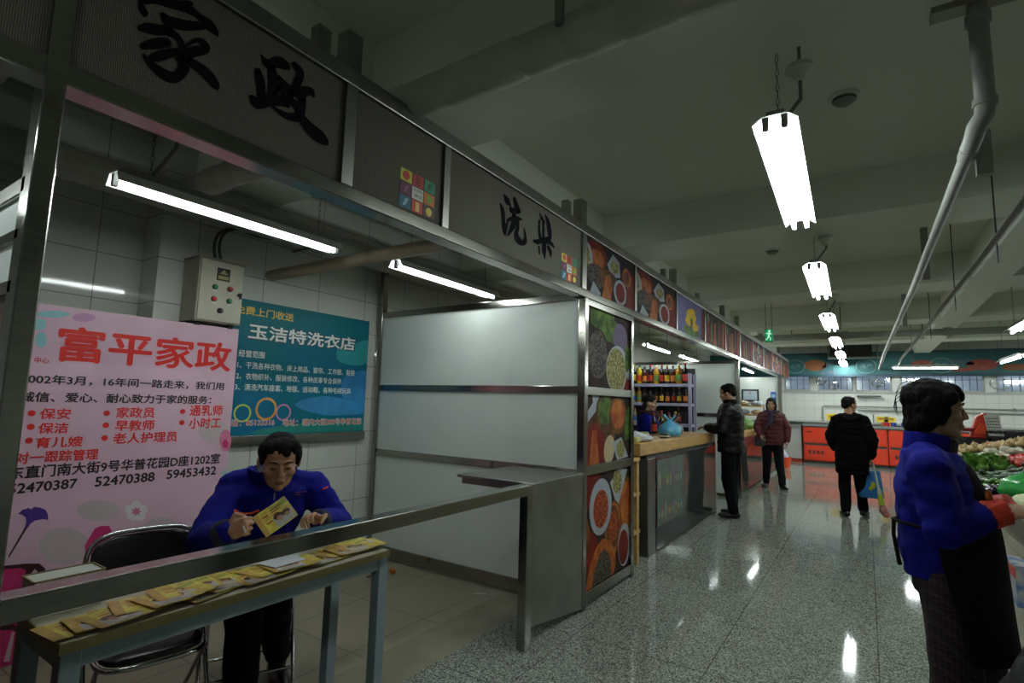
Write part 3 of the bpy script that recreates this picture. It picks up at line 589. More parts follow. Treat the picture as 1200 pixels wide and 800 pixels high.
part('coupling', GREYP, f3, lambda m: m.tube([(-.35, 11.955, 2.905), (-.22, 11.96, 2.905)], .078, 14), smooth=60)
part('coupling', GREYP, f3, lambda m: m.tube([(1.2, 12.03, 2.905), (1.32, 12.035, 2.905)], .078, 14), smooth=60)
for x in (-1.2, .9, 3.0): part('hanger_rod', DARK, f3, lambda m: m.tube([(x, 12.0, 2.9), (x, 12.0, 3.34)], .008, 5))
def detector(px, py, lb):
    p = az(px, py, ZC); t = thing('smoke_detector', lb, 'detector', p)
    part('base', PAINT, t, lambda m: m.lathe([(.001, 0), (.085, 0), (.085, -.015), (.001, -.015)], p, (0, 0, 1), 20), smooth=30)
    part('dome', mat('detector_grey', '8c8e88', .6), t, lambda m: m.lathe([(.065, -.015), (.06, -.035), (.04, -.05), (.001, -.055)], p, (0, 0, 1), 20), smooth=30)
    part('vent', DARK, t, lambda m: m.lathe([(.0645, -.022), (.0625, -.03)], p, (0, 0, 1), 20))
detector(989, 113, 'round smoke detector on ceiling right of the nearest aisle lamp'); detector(905, 293, 'round smoke detector on ceiling left of the second aisle lamp')
# green running man sign
E_ = az(901, 393, 2.52)
ex = thing('exit_sign', 'small lit green running man exit sign hanging by the fascia', 'sign', (E_.x, E_.y, E_.z-.1))
part('case', DARK, ex, lambda m: m.box((E_.x-.055, E_.y, E_.z-.095), (E_.x+.055, E_.y+.03, E_.z+.095)))
part('face', emit('exit_green', (.01, .22, .07), .55), ex, lambda m: m.box((E_.x-.05, E_.y-.003, E_.z-.09), (E_.x+.05, E_.y, E_.z+.09)))
def runman(m):
    y = E_.y-.005; c = lambda u, v: (E_.x+u*.75, y, E_.z+v*.75)
    m.lathe([(.018, 0), (.018, .001)], c(.01, .085), (0, -1, 0), 12)
    for q in ([(-.012, .06), (.028, .06), (.012, -.02), (-.02, -.02)], [(.02, .055), (.055, .03), (.05, .015), (.018, .03)], [(-.012, .055), (-.05, .05), (-.05, .03), (-.012, .035)], [(0, -.015), (.04, -.05), (.03, -.1), (.015, -.1), (.022, -.055), (-.02, -.02)], [(-.02, -.015), (-.03, -.06), (-.06, -.07), (-.06, -.09), (-.018, -.075), (0, -.02)]): m.prism([c(*a) for a in q], (0, -.001, 0))
part('running_man', emit('exit_white', (.5, .9, .65), .5), ex, runman)
for s in (-.04, .04): part('hanger_rod', DARK, ex, lambda m: m.tube([(E_.x+s, E_.y+.015, E_.z+.095), (E_.x+s, E_.y+.015, ZB if ceil_at(E_.y) == ZB else ZC)], .004, 5))
# far banner fascia, hung screen
YB = 17.15
TEAL = mat('banner_teal', '1d5052', .6, 0, .12, 3); TEALD = mat('banner_dark_blue', '1b3846', .6)
bn = thing('banner', 'long teal fascia with round emblems and food pictures over the far windows', 'sign', (1.5, YB, 2.42))
part('board', TEAL, bn, lambda m: m.box((-4.2, YB, 2.46), (6.1, YB+.06, 3.02)))
part('edge', TEALD, bn, lambda m: (m.box((-4.2, YB-.02, 2.40), (6.1, YB+.06, 2.46)), m.box((-4.2, YB-.02, 3.02), (6.1, YB+.06, 3.06))))
EMB = mat('emblem_line', '5f7a78', .6)
def emblem(px, py, s_):
    p = ay(px, py, YB-.003); m = MB()
    m.tube([(p.x+.23*math.cos(a), YB-.004, p.z+.19*math.sin(a)) for a in [2*math.pi*k/28 for k in range(28)]], .012, 5, closed=True)
    text_into(m, s_, (p.x-.13, YB-.001, p.z-.06), (1, 0, 0), (0, 0, 1), .26, .13, .02)
    m.build('emblem', EMB, bn)
emblem(932, 429.5, '水产'); emblem(1015, 429, '海产'); emblem(1103, 428, '鲜肉')
FP = [mat('print_prawn', '74421f', .6, 0, .2, 12), mat('print_fish', '3a4a58', .6, 0, .2, 9), mat('print_crab', '7a3426', .6, 0, .2, 9)]
def foodpic(px, py, rx, rz, k, rot=0):
    p = ay(px, py, YB-.003); c, s = math.cos(rot), math.sin(rot)
    pts = [(p.x+rx*math.cos(a)*c-rz*math.sin(a)*s, YB-.002, p.z+rx*math.cos(a)*s+rz*math.sin(a)*c) for a in [2*math.pi*i/22 for i in range(22)]]
    MB().poly(pts).build('food_picture', FP[k], bn)
for a in ((955, 428, .28, .16, 0), (975, 425, .3, .06, 1, .5), (972, 437, .22, .06, 1), (1081, 427, .24, .12, 2), (1127, 424, .25, .06, 1, -.2), (1128, 433, .22, .05, 2), (1151, 427, .3, .14, 2), (1190, 430, .25, .08, 0)): foodpic(*a)
tv = thing('hung_screen', 'black screen on a ceiling bracket above the teal banner', 'screen', (-.3, 16.4, 3.0))
A = ay(972, 401, 16.3); B = ay(1022, 417, 16.3)
part('casing', BLACK, tv, lambda m: m.box((A.x, 16.3, B.z), (B.x, 16.42, min(A.z, ZC-.02))), bevel=.01)
part('screen', mat('screen_glass', (.008, .009, .01), .15), tv, lambda m: m.box((A.x+.03, 16.296, B.z+.03), (B.x-.03, 16.30, min(A.z, ZC-.02)-.03)))
part('shelf', STEELD, tv, lambda m: m.box((A.x-.06, 16.28, B.z-.05), (B.x+.2, 16.5, B.z-.01)))
part('arm', STEELD, tv, lambda m: [m.tube([(x, 16.45, B.z-.03), (x, 16.45, ZC-.01)], .02, 8) for x in (A.x-.04,)])
part('arm', STEELD, tv, lambda m: m.tube([(B.x+.12, 16.45, B.z-.03), (B.x+.12, 16.45, ZC-.01)], .02, 8))
# clear cups hung under the banner
CLR = glass('clear_plastic', (.92, .95, .95), .5, .05)
for i, (px, py) in enumerate(((962, 447), (977, 452), (1028, 449), (1172, 449))):
    p = ay(px, py, 15.5); t = thing('hanging_ornament', ['clear ornament hanging left of the far lamp reflection', 'clear ornament hanging lowest under the last aisle lamp', 'clear ornament hanging before the third far window', 'large clear ring ornament hanging at right before the far wall'][i], 'ornament', p, 'hanging ornaments')
    r0 = .16 if i == 3 else .10
    part('ring', CLR, t, lambda m: m.tube([p+Vector((r0*math.cos(a), .05*math.sin(2*a), r0*math.sin(a)*.8)) for a in [2*math.pi*k/20 for k in range(20)]], .02, 6, closed=True), smooth=60)
    part('bead', CLR, t, lambda m: m.ell(p+Vector((0, 0, .02)), .03), smooth=60)
    part('thread', DARK, t, lambda m: m.tube([p+Vector((0, 0, r0*.8)), (p.x, p.y, ZC)], .003, 4))
# ================================================================== POSTERS
XP = -3.83
pp = thing('poster', 'large pink standing poster with red heading and lists of services', 'poster', (XP, 1.5, 0))
PINK = mat('poster_pink', 'e2b8cc', .45, 0, 0, 1.6, c2='cfaabb'); 
a = ax(280, 386, XP); ytop = a.z
part('board', PINK, pp, lambda m: m.box((XP-.012, .62, 0), (XP, a.y, ytop)))
RED = mat('poster_red', 'dc2014', .5); INKP = mat('poster_black', '1a1216', .5)
def line(m, s, x0, y0, x1, h, X, k, bold, y1=None, lift=.0015):
    p = ax(x0, y0, X); q = ax(x0, y0-h, X); e = ax(x1, y1 if y1 is not None else y0+(x1-x0)*(484-y0)/(1015-x0), X)
    text_into(m, s, p, (0, 1, 0), (0, 0, 1), e.y-p.y, q.z-p.z, bold, k, lift=lift)
m = MB()
line(m, '富平家政', 66, 422, 269, 41, XP, 0, .028, 431)
line(m, '中心', 40, 425, 57, 7, XP, 0, .01)
for s, x, y, x1, y1 in (('保安', 46, 491, 82, 490.5), ('家政员', 136, 489.5, 180.5, 489), ('通乳师', 222, 487, 260, 487), ('保洁', 44, 508, 79, 507), ('早教师', 134.5, 505, 180, 504), ('小时工', 221, 502, 258, 501), ('育儿嫂', 41, 525, 96, 522), ('老人护理员', 132, 520, 207, 516)):
    line(m, s, x, y, x1, 12.5, XP, 0, .026, y1)
line(m, '一对一跟踪管理', -2, 545, 114, 14, XP, 0, .026, 539)
for x, y in ((37, 484), (36, 500), (34, 516), (125, 484), (124, 498), (122.5, 513), (214, 482), (213, 495)):
    p = ax(x, y, XP); m.use(0).lathe([(.017, 0), (.017, .0015)], p, (1, 0, 0), 14)
line(m, '2002年3月，16年间一路走来，我们用', 23, 449, 262, 11.5, XP, 1, .03, 454.5)
line(m, '诚信、爱心、耐心致力于家的服务：', 22, 470.5, 247, 12, XP, 1, .03, 471)
line(m, '东直门南大街9号华普花园D座1202室', 9, 562, 257, 15, XP, 1, .03, 541)
line(m, '52470387', 9, 579, 89, 11.5, XP, 1, .032, 575); line(m, '52470388', 111, 570, 180, 11, XP, 1, .032, 566); line(m, '59453432', 195, 561, 252.5, 10, XP, 1, .032, 556)
line(m, '扫一扫', 213, 625, 243, 8, XP, 1, .01, 622)
m.build('lettering', [RED, INKP], pp)
ART = [mat('art_white', 'e0d8dc', .5), mat('art_plum', '4a2c86', .5, 0, .2, 30), mat('art_magenta', 'c02a6a', .5, 0, .15, 10), mat('art_brown', '3a1418', .5), mat('art_teal', '8ec4c8', .5, 0, .1, 8), mat('art_rose', 'd87a98', .5, 0, .15, 20), mat('art_pale', 'c8b4b8', .5, 0, .05, 3), mat('art_lilac', 'c890bc', .5)]
m = MB()
def art(k, pts, lift=.001): m.use(k).poly([ax(x, y, XP)+Vector((lift, 0, 0)) for x, y in pts])
def disc(k, x, y, rx, ry, lift=.001): art(k, [(x+rx*math.cos(t), y-ry*math.sin(t)) for t in [2*math.pi*i/16 for i in range(16)]], lift)
for i in range(5): t = 2*math.pi*i/5+.3; disc(0, 159.5+7.5*math.cos(t), 599-6.5*math.sin(t), 6.4, 5.6, .001+.0001*i)
disc(5, 159.5, 599, 4, 3.6, .0018)
for i in range(7): t = 2*math.pi*i/7; disc(2, 159.5+5*math.cos(t), 599-4.5*math.sin(t), .8, .8, .002)
art(1, [(21, 602), (26, 597), (31, 596), (33, 594.5), (36, 596.5), (40, 593.7), (47, 594.5), (53, 597), (56, 602), (56.5, 609), (50, 608), (42, 609.5), (36, 613), (32, 619), (28.5, 619), (31, 611), (30, 606), (26, 603)])
art(3, [(32, 618), (29, 618), (10, 651), (10, 654)]); disc(0, 35, 612, 0.1, 0.1)
art(2, [(99, 639), (111, 619), (118, 616), (128, 616), (131, 622), (128, 634), (122, 650), (100, 650)])
art(2, [(226, 648), (234, 642), (244, 640), (240, 650)])
disc(5, 264, 516, 7, 13); disc(2, 264, 520, 3.5, 5, .0014); disc(4, 263, 560, 3, 10)
disc(4, 46, 380, 8, 7); disc(4, 48, 398, 7, 9, .0012); disc(4, 62, 368, 20, 4, .0014); disc(7, 98, 372, 14, 5, .0016)
disc(6, 115, 598, 26, 12, .0006); disc(6, 75, 640, 30, 22, .0007); disc(6, 250, 505, 18, 14, .0006); disc(6, 190, 620, 22, 14, .0006)
art(2, [(0, 664), (26, 661), (30, 668), (32, 690), (30, 790), (0, 790)], .0008)
art(3, [(0, 663), (30, 660), (46, 660), (53, 666), (54, 680), (48, 684), (46, 672), (41, 666), (36, 672), (34, 692), (34, 740), (28, 740), (29, 690), (30, 668), (24, 665), (0, 667)], .0012)
art(3, [(0, 733), (16, 731), (22, 736), (22, 744), (16, 738), (0, 738)], .0012); art(6, [(4, 775), (14, 740), (17, 740), (11, 775)], .0013)
m.build('artwork', ART, pp)
XQ = -3.965
def teal_poster():
    mm = mat('poster_teal', '0e6670', .45, 0, 0, 1.4, c2='146388', spec=.15); nt = mm.node_tree; b = nt.nodes['Principled BSDF']
    return mm
bp_ = thing('poster', 'teal laundry poster with white heading on the tiled back wall', 'poster', (XQ, 2.75, 1.15))
part('board', teal_poster(), bp_, lambda m: m.box((XQ-.012, 1.95, 1.146), (XQ, 3.45, 2.19)))
m = MB()
line(m, '免费上门收送', 275, 366, 344, 10, XQ, 0, .02, 373.5)
line(m, '玉洁特洗衣店', 290, 396.5, 416, 18.5, XQ, 2, .075, 410); line(m, '玉洁特洗衣店', 290.7, 396, 415.3, 17.5, XQ, 1, .03, 409.5, .0022)
for s, x0, y0, x1, y1, h in (('经营范围', 279, 417.5, 310, 419, 8.5), ('1、干洗各种衣物、床上用品、窗帘、工作服、鞋服', 277.5, 431, 415.5, 438.5, 8.5), ('2、衣物织补、服装修改、各种皮革专业保养', 276, 444, 400, 448.5, 8.5), ('3、清洗汽车座套、地毯、运动鞋、各种毛绒玩具', 274.5, 457, 411, 460, 8.5)):
    line(m, s, x0, y0, x1, h, XQ, 2, .035, y1); line(m, s, x0+.2, y0-.2, x1-.2, h-.5, XQ, 1, .014, y1-.2, .0022)
for s, x0, y0, x1, y1 in (('电话：85133316', 262, 499.5, 321, 499), ('地址：朝内大街288号华普花园', 331, 499, 422.5, 496)):
    line(m, s, x0, y0, x1, 8, XQ, 1, .06, y1); line(m, s, x0+.3, y0-.4, x1-.3, 7.2, XQ, 3, .012, y1-.4, .0022)
m.build('lettering', [mat('poster_yellow', 'd8b23a', .5), mat('poster_white', 'd8dcd8', .5), mat('poster_outline', '12323a', .5), mat('poster_orange_red', 'b8402c', .5)], bp_)
for (x, y, r_, c) in ((284, 484, 12, 'b8c850'), (312, 479, 15, 'd8923c'), (332, 483, 11, 'c880a8')):
    m = MB(); p = ax(x, y, XQ); R_ = (ax(x, y-r_, XQ).z-p.z)*.9
    for i in range(24):
        a0, a1 = 2*math.pi*i/24, 2*math.pi*(i+1)/24
        m.poly([(XQ+.001, p.y+q*math.cos(t), p.z+q*math.sin(t)) for q, t in ((R_*.8, a0), (R_, a0), (R_, a1), (R_*.8, a1))])
    m.build('ring_print', mat('ring_'+c, c, .5), bp_)
m = MB()
for k, pts in ((0, [(395, 410), (412, 404), (434, 399), (434, 422), (420, 428), (398, 424)]), (1, [(405, 440), (432, 436), (432, 470), (415, 476), (400, 462)]), (2, [(345, 474), (380, 464), (428, 474), (428, 484), (380, 486)]), (3, [(320, 500), (430, 489), (430, 504), (300, 509)])):
    MB().poly([Vector((XQ+.0006+.0001*k, min(3.447, p_.y), max(1.15, p_.z))) for p_ in [ax(x, y, XQ) for x, y in smooth_poly(pts, 3)]]).build('artwork', [mat('wave_teal', '1a8a92', .4, 0, .1, 4), mat('wave_violet', '2474a8', .5, 0, .2, 5), mat('wave_blue', '2a7cb0', .4, 0, .2, 6), mat('wave_green', '157a72', .4, 0, .1, 4)][k], bp_)
o = MB().box((-4.0, 1.9, 1.07), (XQ+.015, 3.46, 1.143)).build('wall_rail', STEEL, bevel=.003, loc=(-3.97, 2.7, 1.07)); tag(o, 'horizontal steel rail under the teal laundry poster', 'rail')
# electrical box
XE = -3.78
eb = thing('electrical_box', 'beige electrical control box with push buttons on the tiled wall', 'control box', (-3.9, 1.92, 1.95))
BEIGE = mat('beige_enamel', '9d9a86', .45, 0, .08, 6); BEIGED = mat('beige_enamel_door', 'aba895', .4, 0, .06, 8)
part('body', BEIGE, eb, lambda m: m.box((-4.0, 1.765, 1.95), (XE, 2.085, 2.395)), bevel=.006)
part('door', BEIGED, eb, lambda m: m.box((XE, 1.775, 1.96), (XE+.012, 2.075, 2.385)), bevel=.004)
part('lip', BEIGE, eb, lambda m: m.box((-3.99, 1.755, 2.392), (XE+.018, 2.09, 2.402)))
def at_e(px, py): return ax(px, py, XE+.012)
p = at_e(262, 322); part('nameplate', mat('plate_black', '1a1a16', .5), eb, lambda m: m.box((XE+.012, p.y-.045, p.z-.045), (XE+.016, p.y+.045, p.z+.045)))
m = MB(); m.box((XE+.016, p.y-.038, p.z-.035), (XE+.0165, p.y+.038, p.z-.01)); m.prism([(XE+.016, p.y-.03, p.z+.002), (XE+.016, p.y+.03, p.z+.002), (XE+.016, p.y, p.z+.036)], (.0006, 0, 0)); m.build('nameplate_print', mat('plate_yellow', '8a8050', .5), eb)
for x, y, c, nm in ((252, 336, '1f7a54', 'push_button'), (269.5, 339, 'b02a2a', 'push_button'), (250.5, 350, 'c03030', 'push_button'), (268.5, 353, '1f7a54', 'push_button'), (257.5, 364, '14140f', 'selector_knob')):
    q = at_e(x, y); b = part(nm, mat('btn_'+c, c, .35), eb, lambda m: m.lathe([(.016, 0), (.016, .018), (.012, .024), (.001, .024)], q, (1, 0, 0), 14), smooth=30)
    part('button_tag', mat('tag_white', 'b8b8ae', .5), b, lambda m: m.box((XE+.012, q.y-.016, q.z-.034), (XE+.016, q.y+.016, q.z-.018)))
    part('bezel', BLACK, b, lambda m: m.lathe([(.02, 0), (.02, .006)], q, (1, 0, 0), 14))
q = at_e(280, 346); part('latch', BLACK, eb, lambda m: (m.lathe([(.012, 0), (.012, .02)], q, (1, 0, 0), 10), m.box((XE+.03, q.y-.006, q.z-.03), (XE+.038, q.y+.008, q.z+.012))))
for y in (1.79, 2.02): part('foot', BLACK, eb, lambda m: m.box((-3.95, y, 1.925), (-3.82, y+.035, 1.95)))
def cable(off):
    pts = [ax(253+off, 305, -3.9), ax(251+off, 292, -3.9), ax(253+off, 280, -3.92), ax(260+off, 271, -3.94), ax(275+off, 268, -3.96), ax(292, 271+off*.4, -3.975), ax(310, 276+off*.4, -3.98), ax(345, 281+off*.4, -3.985)]
    return smooth_pts(pts)
for i, of in enumerate((0, 6)):
    o = MB().tube(cable(of), .011, 8).build('power_cable', mat('cable_dark', '4a4b45', .6), smooth=60, loc=(-3.9, 1.85, 2.4)); tag(o, ['thick dark cable looping up from the electrical box, left of the pair', 'thick dark cable looping up from the electrical box, right of the pair'][i], 'cable')
# ================================================================== TABLE AND LEAFLETS
TX0, TX1, TY0, TY1, TZ = -2.275, -1.885, .612, 1.845, .75
WOODT = mat('table_laminate', 'b8b09c', .4, 0, .05, 6); EDGE = mat('table_edge', '9a8a58', .5, 0, .12, 10); LEGM = mat('table_leg_paint', '7d8b90', .45, 0, .08, 5)
tb = thing('narrow_table', 'narrow laminate table with grey steel legs, covered in leaflets', 'table', ((TX0+TX1)/2, (TY0+TY1)/2, 0))
part('tabletop', WOODT, tb, lambda m: m.box((TX0+.004, TY0+.004, TZ-.028), (TX1-.004, TY1-.004, TZ)))
part('edge_band', EDGE, tb, lambda m: (m.box((TX1-.004, TY0, TZ-.03), (TX1, TY1, TZ-.001)), m.box((TX0, TY0, TZ-.03), (TX0+.004, TY1, TZ-.001)), m.box((TX0+.004, TY0, TZ-.03), (TX1-.004, TY0+.004, TZ-.001)), m.box((TX0+.004, TY1-.004, TZ-.03), (TX1-.004, TY1, TZ-.001))))
part('apron', LEGM, tb, lambda m: (m.box((TX1-.035, TY0+.06, TZ-.08), (TX1-.012, TY1-.06, TZ-.03)), m.box((TX0+.012, TY0+.06, TZ-.08), (TX0+.035, TY1-.06, TZ-.03)), m.box((TX0+.06, TY0+.012, TZ-.08), (TX1-.06, TY0+.03, TZ-.03)), m.box((TX0+.06, TY1-.03, TZ-.08), (TX1-.06, TY1-.012, TZ-.03))))
for x in (TX0+.006, TX1-.058):
    for y in (TY0+.006, TY1-.058):
        lg = part('leg', LEGM, tb, lambda m: m.box((x, y, .012), (x+.052, y+.052, TZ-.03)), bevel=.003)
        part('foot_cap', BLACK, lg, lambda m: m.box((x-.001, y-.001, 0), (x+.053, y+.053, .014)))
FLY = [mat('leaflet_yellow', 'dccf5e', .4, 0, 0, 22, c2='c0a344'), mat('leaflet_orange', 'b8924a', .45, 0, .15, 25), mat('leaflet_photo', 'b8b4b0', .4, 0, .1, 30), mat('leaflet_hair', '4a2a1c', .45), mat('leaflet_print_red', 'a8321e', .5), mat('leaflet_skin', 'b08a70', .5), mat('leaflet_back', 'c8b040', .5), mat('leaflet_green', '9aa84a', .5, 0, .1, 20)]
def leaflet_mesh(bend=.006, flip=False, seed=0):
    """bent sheet .21 x .145 with printed blocks following the bend; local x long side"""
    rnd = random.Random(seed); Lx, Ly = .21, .145; m = MB()
    def zz(x, y): return bend*(x/Lx*2)**2*(1 if x > 0 else .35)+bend*.25*math.sin(7*y+seed)
    def patch(k, x0, x1, y0, y1, lift, nx=8):
        n = max(2, int(nx*(x1-x0)/Lx)+1); vs = []
        for i in range(n+1):
            x = x0+(x1-x0)*i/n
            for y in (y0, y1): vs.append((x, y, zz(x, y)+lift))
        m.add(vs, [(2*i, 2*i+2, 2*i+3, 2*i+1) for i in range(n)], k)
    patch(0, -Lx/2, Lx/2, -Ly/2, Ly/2, .0008); 
    n0 = len(m.v)
    vs = []; 
    for i in range(9):
        x = -Lx/2+Lx*i/8
        for y in (-Ly/2, Ly/2): vs.append((x, y, zz(x, y)))
    m.add(vs, [(2*i+1, 2*i+3, 2*i+2, 2*i) for i in range(8)], 6)
    patch(1, -Lx/2, -Lx/2+.03, -Ly/2, Ly/2, .0010); patch(7, .0, Lx/2-.01, .035, .062, .0010)
    def oval(k, cx, cy, rx, ry, l): m.add([(cx+rx*math.cos(t), cy+ry*math.sin(t), zz(cx+rx*math.cos(t), cy)+l) for t in [2*math.pi*i/14 for i in range(14)]], [tuple(range(14))], k)
    px = .03 if not flip else -.03
    patch(2, px-.035, px+.06, -.06, -.012, .0011); patch(2, px-.05, px+.065, -.066, -.005, .0012); oval(3, px-.015, -.006, .030, .020, .0015); oval(3, px+.032, -.012, .026, .018, .0016); oval(5, px-.013, -.02, .018, .015, .0018); oval(5, px+.033, -.025, .016, .013, .0019); oval(2, px+.01, -.05, .05, .016, .0021)
    for i in range(4): patch(4 if i % 2 else 1, -.062, -.062+.03+.012*rnd.random(), .05-.022*i, .058-.022*i, .0012)
    for i in range(3): patch(4, -.01, .02+.05*rnd.random(), .012+.016*i, .018+.016*i, .0012)
    return m.mesh('leaflet', FLY)
fm = [leaflet_mesh(.003, False, 1), leaflet_mesh(.008, True, 2), leaflet_mesh(.005, False, 3), leaflet_mesh(.002, True, 4)]
rnd = random.Random(11)
spots_ = [(-1.985, .70, .1), (-1.975, .76, -.05), (-1.99, .83, .0), (-1.97, .80, .15), (-2.0, .88, -.2), (-1.99, .95, .12), (-2.03, 1.0, -.1), (-1.985, 1.06, .25), (-2.05, 1.08, -.15), (-2.0, 1.15, .05), (-2.05, 1.22, -.2), (-1.985, 1.26, .1), (-2.03, 1.32, .22), (-2.0, 1.40, -.08), (-2.04, 1.53, -.1), (-2.0, 1.55, .06), (-2.05, 1.66, .3), (-2.01, 1.72, -.05), (-2.06, 1.76, .15), (-2.02, 1.78, -.2)]
for i, (x, y, r_) in enumerate(spots_):
    o = bpy.data.objects.new('leaflet', fm[i % 4]); COL.objects.link(o); o.location = (x, y, TZ+.002+.0022*(i % 7)+(.004 if i < 9 else 0)); o.rotation_euler = (0, 0, math.pi/2+r_)
    tag(o, 'yellow leaflet with small portrait print, scattered among others on the narrow table', 'leaflet', 'yellow leaflets on the narrow table')
pc0 = az(333, 655, TZ+.02)
o = MB().box((-.105, -.075, 0), (.105, .075, .0012)).build('paper_sheet', mat('white_paper', 'c4c8ce', .6), loc=(0, 0, 0)); o.location = (pc0.x, pc0.y, TZ+.021); o.rotation_euler = (0, .02, math.pi/2+.12)
tag(o, 'plain white sheet lying on the yellow leaflets', 'paper')
wb = thing('white_box', 'flat white carton on the table behind the steel rail', 'box', (-2.19, .70, TZ))
part('carton', mat('carton_white', 'd8dace', .6), wb, lambda m: m.box((-2.26, .615, TZ), (-2.15, .80, TZ+.108)), bevel=.003)
part('lid_edge', mat('carton_kraft', '8a7a5a', .7), wb, lambda m: (m.box((-2.263, .612, TZ+.108), (-2.147, .617, TZ+.112)), m.box((-2.263, .612, TZ+.108), (-2.258, .803, TZ+.112)), m.box((-2.263, .798, TZ+.108), (-2.147, .803, TZ+.112)), m.box((-2.152, .612, TZ+.108), (-2.147, .803, TZ+.112))))
# folding chairs
VINYL = mat('black_vinyl', (.008, .008, .009), .35, 0, .1, 20, .15, 60)
def chair(label):
    """local: seat centre at origin, faces +x"""
    t = thing('folding_chair', label, 'chair', (0, 0, 0))
    m = MB()
    for i in range(9): pass
    def pad(m, cx, cz, wy, hx, th, vert):
        n = 20; ring = []
        for k in range(n):
            a = 2*math.pi*k/n; e = .55; u = wy*math.copysign(abs(math.cos(a))**e, math.cos(a)); v = hx*math.copysign(abs(math.sin(a))**e, math.sin(a)); ring.append((u, v))
        secs = []
        for sc_, d in ((.9, -th/2), (1, -th*.3), (1, th*.2), (.95, th*.4), (.8, th*.5)): secs.append([(u*sc_, v*sc_, d) for u, v in ring])
        vs = []
        for s_ in secs:
            for u, v, d in s_:
                curve = -.06*(u/wy)**2 if vert else 0
                vs.append((cx+d+curve*-1*0+(.035*(u/wy)**2 if vert else 0)-(.16*v if vert else 0), u, cz+v) if vert else (cx+v, u, cz+d))
        fs = [(i*n+k, i*n+(k+1) % n, (i+1)*n+(k+1) % n, (i+1)*n+k) for i in range(4) for k in range(n)]+[tuple(reversed(range(n))), tuple(range(4*n, 5*n))]
        m.add(vs, fs)
    part('seat', VINYL, t, lambda m: pad(m, .0, .45, .20, .19, .04, False), smooth=50)
    part('backrest', VINYL, t, lambda m: pad(m, -.25, .74, .225, .12, .03, True), smooth=50)
    part('seat_frame', CHROME, t, lambda m: m.tube([(.19*math.copysign(abs(math.sin(a))**.55, math.sin(a)), .21*math.copysign(abs(math.cos(a))**.55, math.cos(a)), .425) for a in [2*math.pi*k/24 for k in range(24)]], .011, 8, closed=True), smooth=60)
    bf = [(.22, .225, .012), (-.2, .225, .58)]
    arc = [(-.215-.16*.0-(.105*math.sin(a))*.16*1.5+.02, .235*math.cos(a), .74+.125*math.sin(a)) for a in [math.pi*k/14 for k in range(15)]]
    part('front_frame', CHROME, t, lambda m: m.tube(smooth_pts([Vector(p) for p in [(.23, .23, .012), (.0, .235, .38), (-.19, .235, .66)]+[(-.262+.045*abs(math.cos(a))**3, .24*math.copysign(abs(math.cos(a))**.6, math.cos(a)), .745+.13*abs(math.sin(a))**.6) for a in [math.pi*k/10 for k in range(11)]]+[(-.19, -.235, .66), (.0, -.235, .38), (.23, -.23, .012)]], 3), .011, 8), smooth=60)
    for s in (1, -1): part('rear_leg', CHROME, t, lambda m: m.tube([(-.26, s*.19, .012), (.12, s*.205, .42)], .010, 8), smooth=60)
    part('rear_crossbar', CHROME, t, lambda m: m.tube([(-.25, .19, .03), (-.25, -.19, .03)], .009, 8), smooth=60)
    part('front_crossbar', CHROME, t, lambda m: m.tube([(.17, .228, .1), (.17, -.228, .1)], .009, 8), smooth=60)
    for x, y in ((.23, .23), (.23, -.23), (-.26, .19), (-.26, -.19)): part('foot_cap', BLACK, t, lambda m: m.tube([(x, y, 0), (x, y, .03)], .014, 8))
    return t
ch = chair('empty black vinyl folding chair beside the seated man'); ch.location = (-2.53, 1.125, 0); ch.scale = (.95, .90, .95); ch.rotation_euler = (0, 0, math.radians(-12))
c2 = copy_tree(ch); c2['label'] = 'black folding chair with chrome legs under the seated man'; c2.location = (-2.71, 1.67, 0); c2.rotation_euler = (0, 0, math.radians(-27))
for o in (ch, c2): o['group'] = 'folding chairs behind the table'
# litter
q = az(460, 669, .02); o = MB().ell((0, 0, .022), (.025, .022, .022)).build('tangerine', mat('tangerine_peel', 'c86a1c', .5, 0, .1, 30, .2, 80), smooth=60, loc=(0, 0, 0)); o.location = (q.x, q.y, 0); tag(o, 'small orange fruit dropped on floor by the white partition', 'fruit')
for px, py, r_, lb in ((562, 696, .5, 'scrap of white paper on the stall floor by the end counter'), (432, 676, 1.2, 'tiny dark scrap on the stall floor beside the table')):
    q = az(px, py, 0); o = MB().add([(-.05, -.012, .002), (.05, -.012, .004), (.048, .012, .009), (-.05, .014, .003), (-.05, -.012, .0005), (.05, -.012, .0005), (.048, .012, .0005), (-.05, .014, .0005)], [(0, 1, 2, 3), (7, 6, 5, 4), (0, 4, 5, 1), (1, 5, 6, 2), (2, 6, 7, 3), (3, 7, 4, 0)]).build('paper_scrap', mat('scrap_white', 'b0b0a8', .7) if r_ < 1 else DARK); o.location = (q.x, q.y, 0); o.rotation_euler = (0, 0, r_); o.scale = (1, 1, 1) if r_ < 1 else (.3, .8, 1); tag(o, lb, 'scrap')
